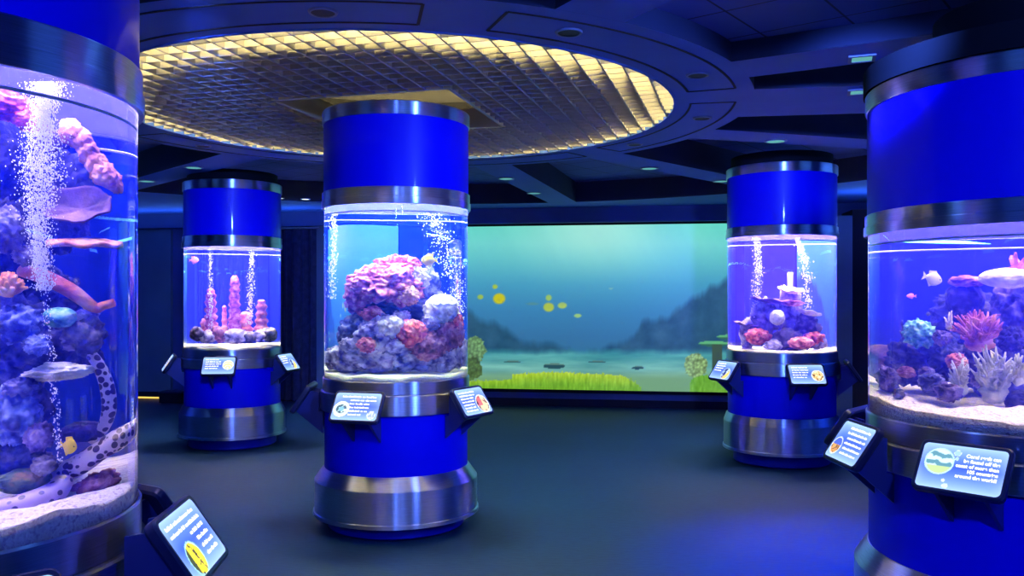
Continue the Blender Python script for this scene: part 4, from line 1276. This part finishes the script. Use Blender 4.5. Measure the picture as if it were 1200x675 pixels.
# ------------------------------------------------------------------ along the back wall
def e_at(px, n):
    """room coordinate e of photo column px at depth n"""
    t = (px - CX) / F
    # point G + EX e + EN n ; x = t*y
    return (t * (G.y + EN.y * n) - G.x - EN.x * n) / (EX.x - t * EX.y)
def drape(px0, px1, label):
    n0 = BACK - .14
    e0, e1 = e_at(px0, n0), e_at(px1, n0)
    mb = MB(); N = int((e1 - e0) / .012); rows = (0.03, 1.2, 2.40)
    c0 = rp((e0 + e1) / 2, n0)
    for side in (0, 1):
        for z in rows:
            for i in range(N + 1):
                e = e0 + (e1 - e0) * i / N
                d = .035 * math.sin(i * .62) + .015 * math.sin(i * .23 + 1) + (.006 if side else 0)
                p = rp(e, n0 + d, z) - c0
                mb.v.append(tuple(p))
    r = N + 1
    for side in (0, 1):
        for k in range(2):
            for i in range(N):
                a = side * 3 * r + k * r + i
                q = (a, a + 1, a + r + 1, a + r)
                mb.f.append(q if side == 0 else q[::-1])
    root = empty('drape', tuple(c0)); tag(root, label, 'drape', 'drapes along the back wall')
    mb.build('cloth', M['cloth'], root)
    em = (e1 - e0) / 2 + .05
    a, b = rp((e0 + e1) / 2 - em, n0, 2.415) - c0, rp((e0 + e1) / 2 + em, n0, 2.415) - c0
    MB().tube([a, b], .014, 12).build('rail', M['dark_steel'], root)
drape(328, 370, 'dark pleated drape between pillar coral column and central column')
drape(221, 322, 'dark pleated drape behind the pillar coral tank')
struct(rbox('trim_7', e_at(372, BACK - .06), e_at(386, BACK - .06), BACK - .10, BACK, 0, 2.44, M['panel']), 'narrow blue pier beside the drape')
struct(rbox('trim_8', e_at(120, BACK - .06), e_at(200, BACK - .06), BACK - .06, BACK, .10, 2.42, M['panel']), 'dull wall panel beside the nearest tank')
struct(rbox('trim_9', e_at(976, 5.2), e_at(999, 5.2), 5.2, BACK, 0, 2.42, M['panel']), 'teal wall pier between plate coral column and widest tank')
struct(rbox('trim_10', e_at(999, 5.3), e_at(1080, 5.3), 5.3, BACK, 0, 2.5, M['groove']))
struct(rbox('trim_11', -SIDE, SIDE, BACK - .16, BACK, 2.44, CEIL, M['wall']), 'dark fascia over screen and drapes')
bx = empty('floor_box', tuple(rp(e_at(205, 5.6), 5.6)), RZ)
tag(bx, 'dark low box on the carpet beside the wall panel', 'box')
MB().box((0, 0, .075), (.32, .26, .13)).build('body', M['black'], bx, smooth=False)
MB().box((0, 0, .15), (.34, .28, .02)).build('lid', M['housing'], bx, smooth=False)
for sx in (-.13, .13): MB().box((sx, 0, .005), (.03, .2, .01)).build('foot', M['groove'], bx, smooth=False)
fl = empty('floor_light', tuple(rp(e_at(180, BACK - .1), BACK - .085)), RZ)
tag(fl, 'thin warm yellow light strip at the foot of the wall panel', 'light')
MB().box((0, 0, .02), (.62, .04, .03)).build('housing', M['black'], fl, smooth=False)
MB().box((0, -.0215, .02), (.60, .003, .022)).build('lamp', emat('warm_strip', (1.0, .62, .12), 1.3), fl, smooth=False)

# ------------------------------------------------------------------ lamps
def spot(name, loc, target, energy, col, size=45, blend=.8, rad=.08):
    d = bpy.data.lights.new(name, 'SPOT'); d.energy = energy; d.color = col
    d.spot_size = R_(size); d.spot_blend = blend; d.shadow_soft_size = rad
    o = bpy.data.objects.new(name, d); C.objects.link(o)
    o.location = loc
    o.rotation_euler = (Vector(target) - Vector(loc)).to_track_quat('-Z', 'Y').to_euler()
    return o
def area(name, loc, target, energy, col, sx, sy=None):
    d = bpy.data.lights.new(name, 'AREA'); d.energy = energy; d.color = col
    d.shape = 'RECTANGLE'; d.size = sx; d.size_y = sy or sx
    o = bpy.data.objects.new(name, d); C.objects.link(o)
    o.location = loc
    o.rotation_euler = (Vector(target) - Vector(loc)).to_track_quat('-Z', 'Y').to_euler()
    return o
BL = (.10, .22, 1.0)
for k, src, e, sz in (('C', (1.9, 1.7, 2.58), 700, 46), ('LB', (-1.2, 3.2, 2.58), 900, 34), ('RB', (1.3, 2.6, 2.58), 900, 36), ('RF', (1.0, -.6, 2.58), 420, 80), ('LF', (.1, -1.2, 2.58), 330, 70)):
    q = COLS[k]
    spot('column_spot_lamp', src, (q.c.x, q.c.y, 1.6), e, BL, sz, 1.0)
spot('floor_spot_lamp', (1.95, 4.9, 2.6), (1.92, 4.65, 0), 1500, (.004, .06, 1.0), 60, 1.0)
for x, y in ((.8, 3.2), (.6, 7.6), (-2.6, 5.2), (1.0, 1.4), (-.6, 2.6), (-4.0, 8.5), (4.6, 5.6)):
    spot('downlight_lamp', (x, y, 2.62), (x, y, 0), 12, (.10, .32, 1.0), 130, 1.0)
# added unseen fill lamps near the walls throw blue light up over the ceiling
for e, n, pw in ((-4, -6.6, 30), (0, -6.6, 45), (4, -6.6, 60), (6.3, -2, 75), (6.3, 2.5, 60), (-6.3, -2, 14), (-6.3, 2.5, 30)):
    area('added_ceiling_fill', rp(e, n, 2.0), rp(e * .98, n * .98, 3.0), pw, (.08, .28, 1.0), 2.4, .4)

for e, n, L in ((-4.4, 5.72, 3.6), (5.0, 5.0, 2.6)):  # added unseen fill lamps that brighten the ceiling border over the back wall
    area('added_border_fill', rp(e, n - .3, 2.30), rp(e, n - .45, 3.0), 16, (.12, .35, 1.0), L, .1)
w = bpy.data.worlds.new('World'); bpy.context.scene.world = w
w.use_nodes = True
w.node_tree.nodes['Background'].inputs[0].default_value = (.01, .02, .08, 1)
w.node_tree.nodes['Background'].inputs[1].default_value = .2

# ------------------------------------------------------------------ camera and render settings
cam = bpy.data.cameras.new('camera'); co = bpy.data.objects.new('camera', cam); C.objects.link(co)
cam.sensor_width = 36; cam.lens = 36 * F / 1200
cam.shift_y = (HY - 337.5) / 1200
co.location = (0, 0, EYE); co.rotation_euler = (PI / 2, 0, 0)
cam.clip_start = .05; cam.clip_end = 60
sc = bpy.context.scene
sc.camera = co
vs_ = sc.view_settings
vs_.view_transform = 'Standard'; vs_.look = 'None'; vs_.gamma = 1.0; vs_.exposure = 0.0; vs_.use_curve_mapping = False
cy = sc.cycles
cy.use_denoising = True
cy.max_bounces = 10; cy.diffuse_bounces = 3; cy.glossy_bounces = 4; cy.transmission_bounces = 8; cy.volume_bounces = 1; cy.transparent_max_bounces = 24
cy.sample_clamp_indirect = 24.0; cy.blur_glossy = 0.5
cy.caustics_reflective = False; cy.caustics_refractive = True
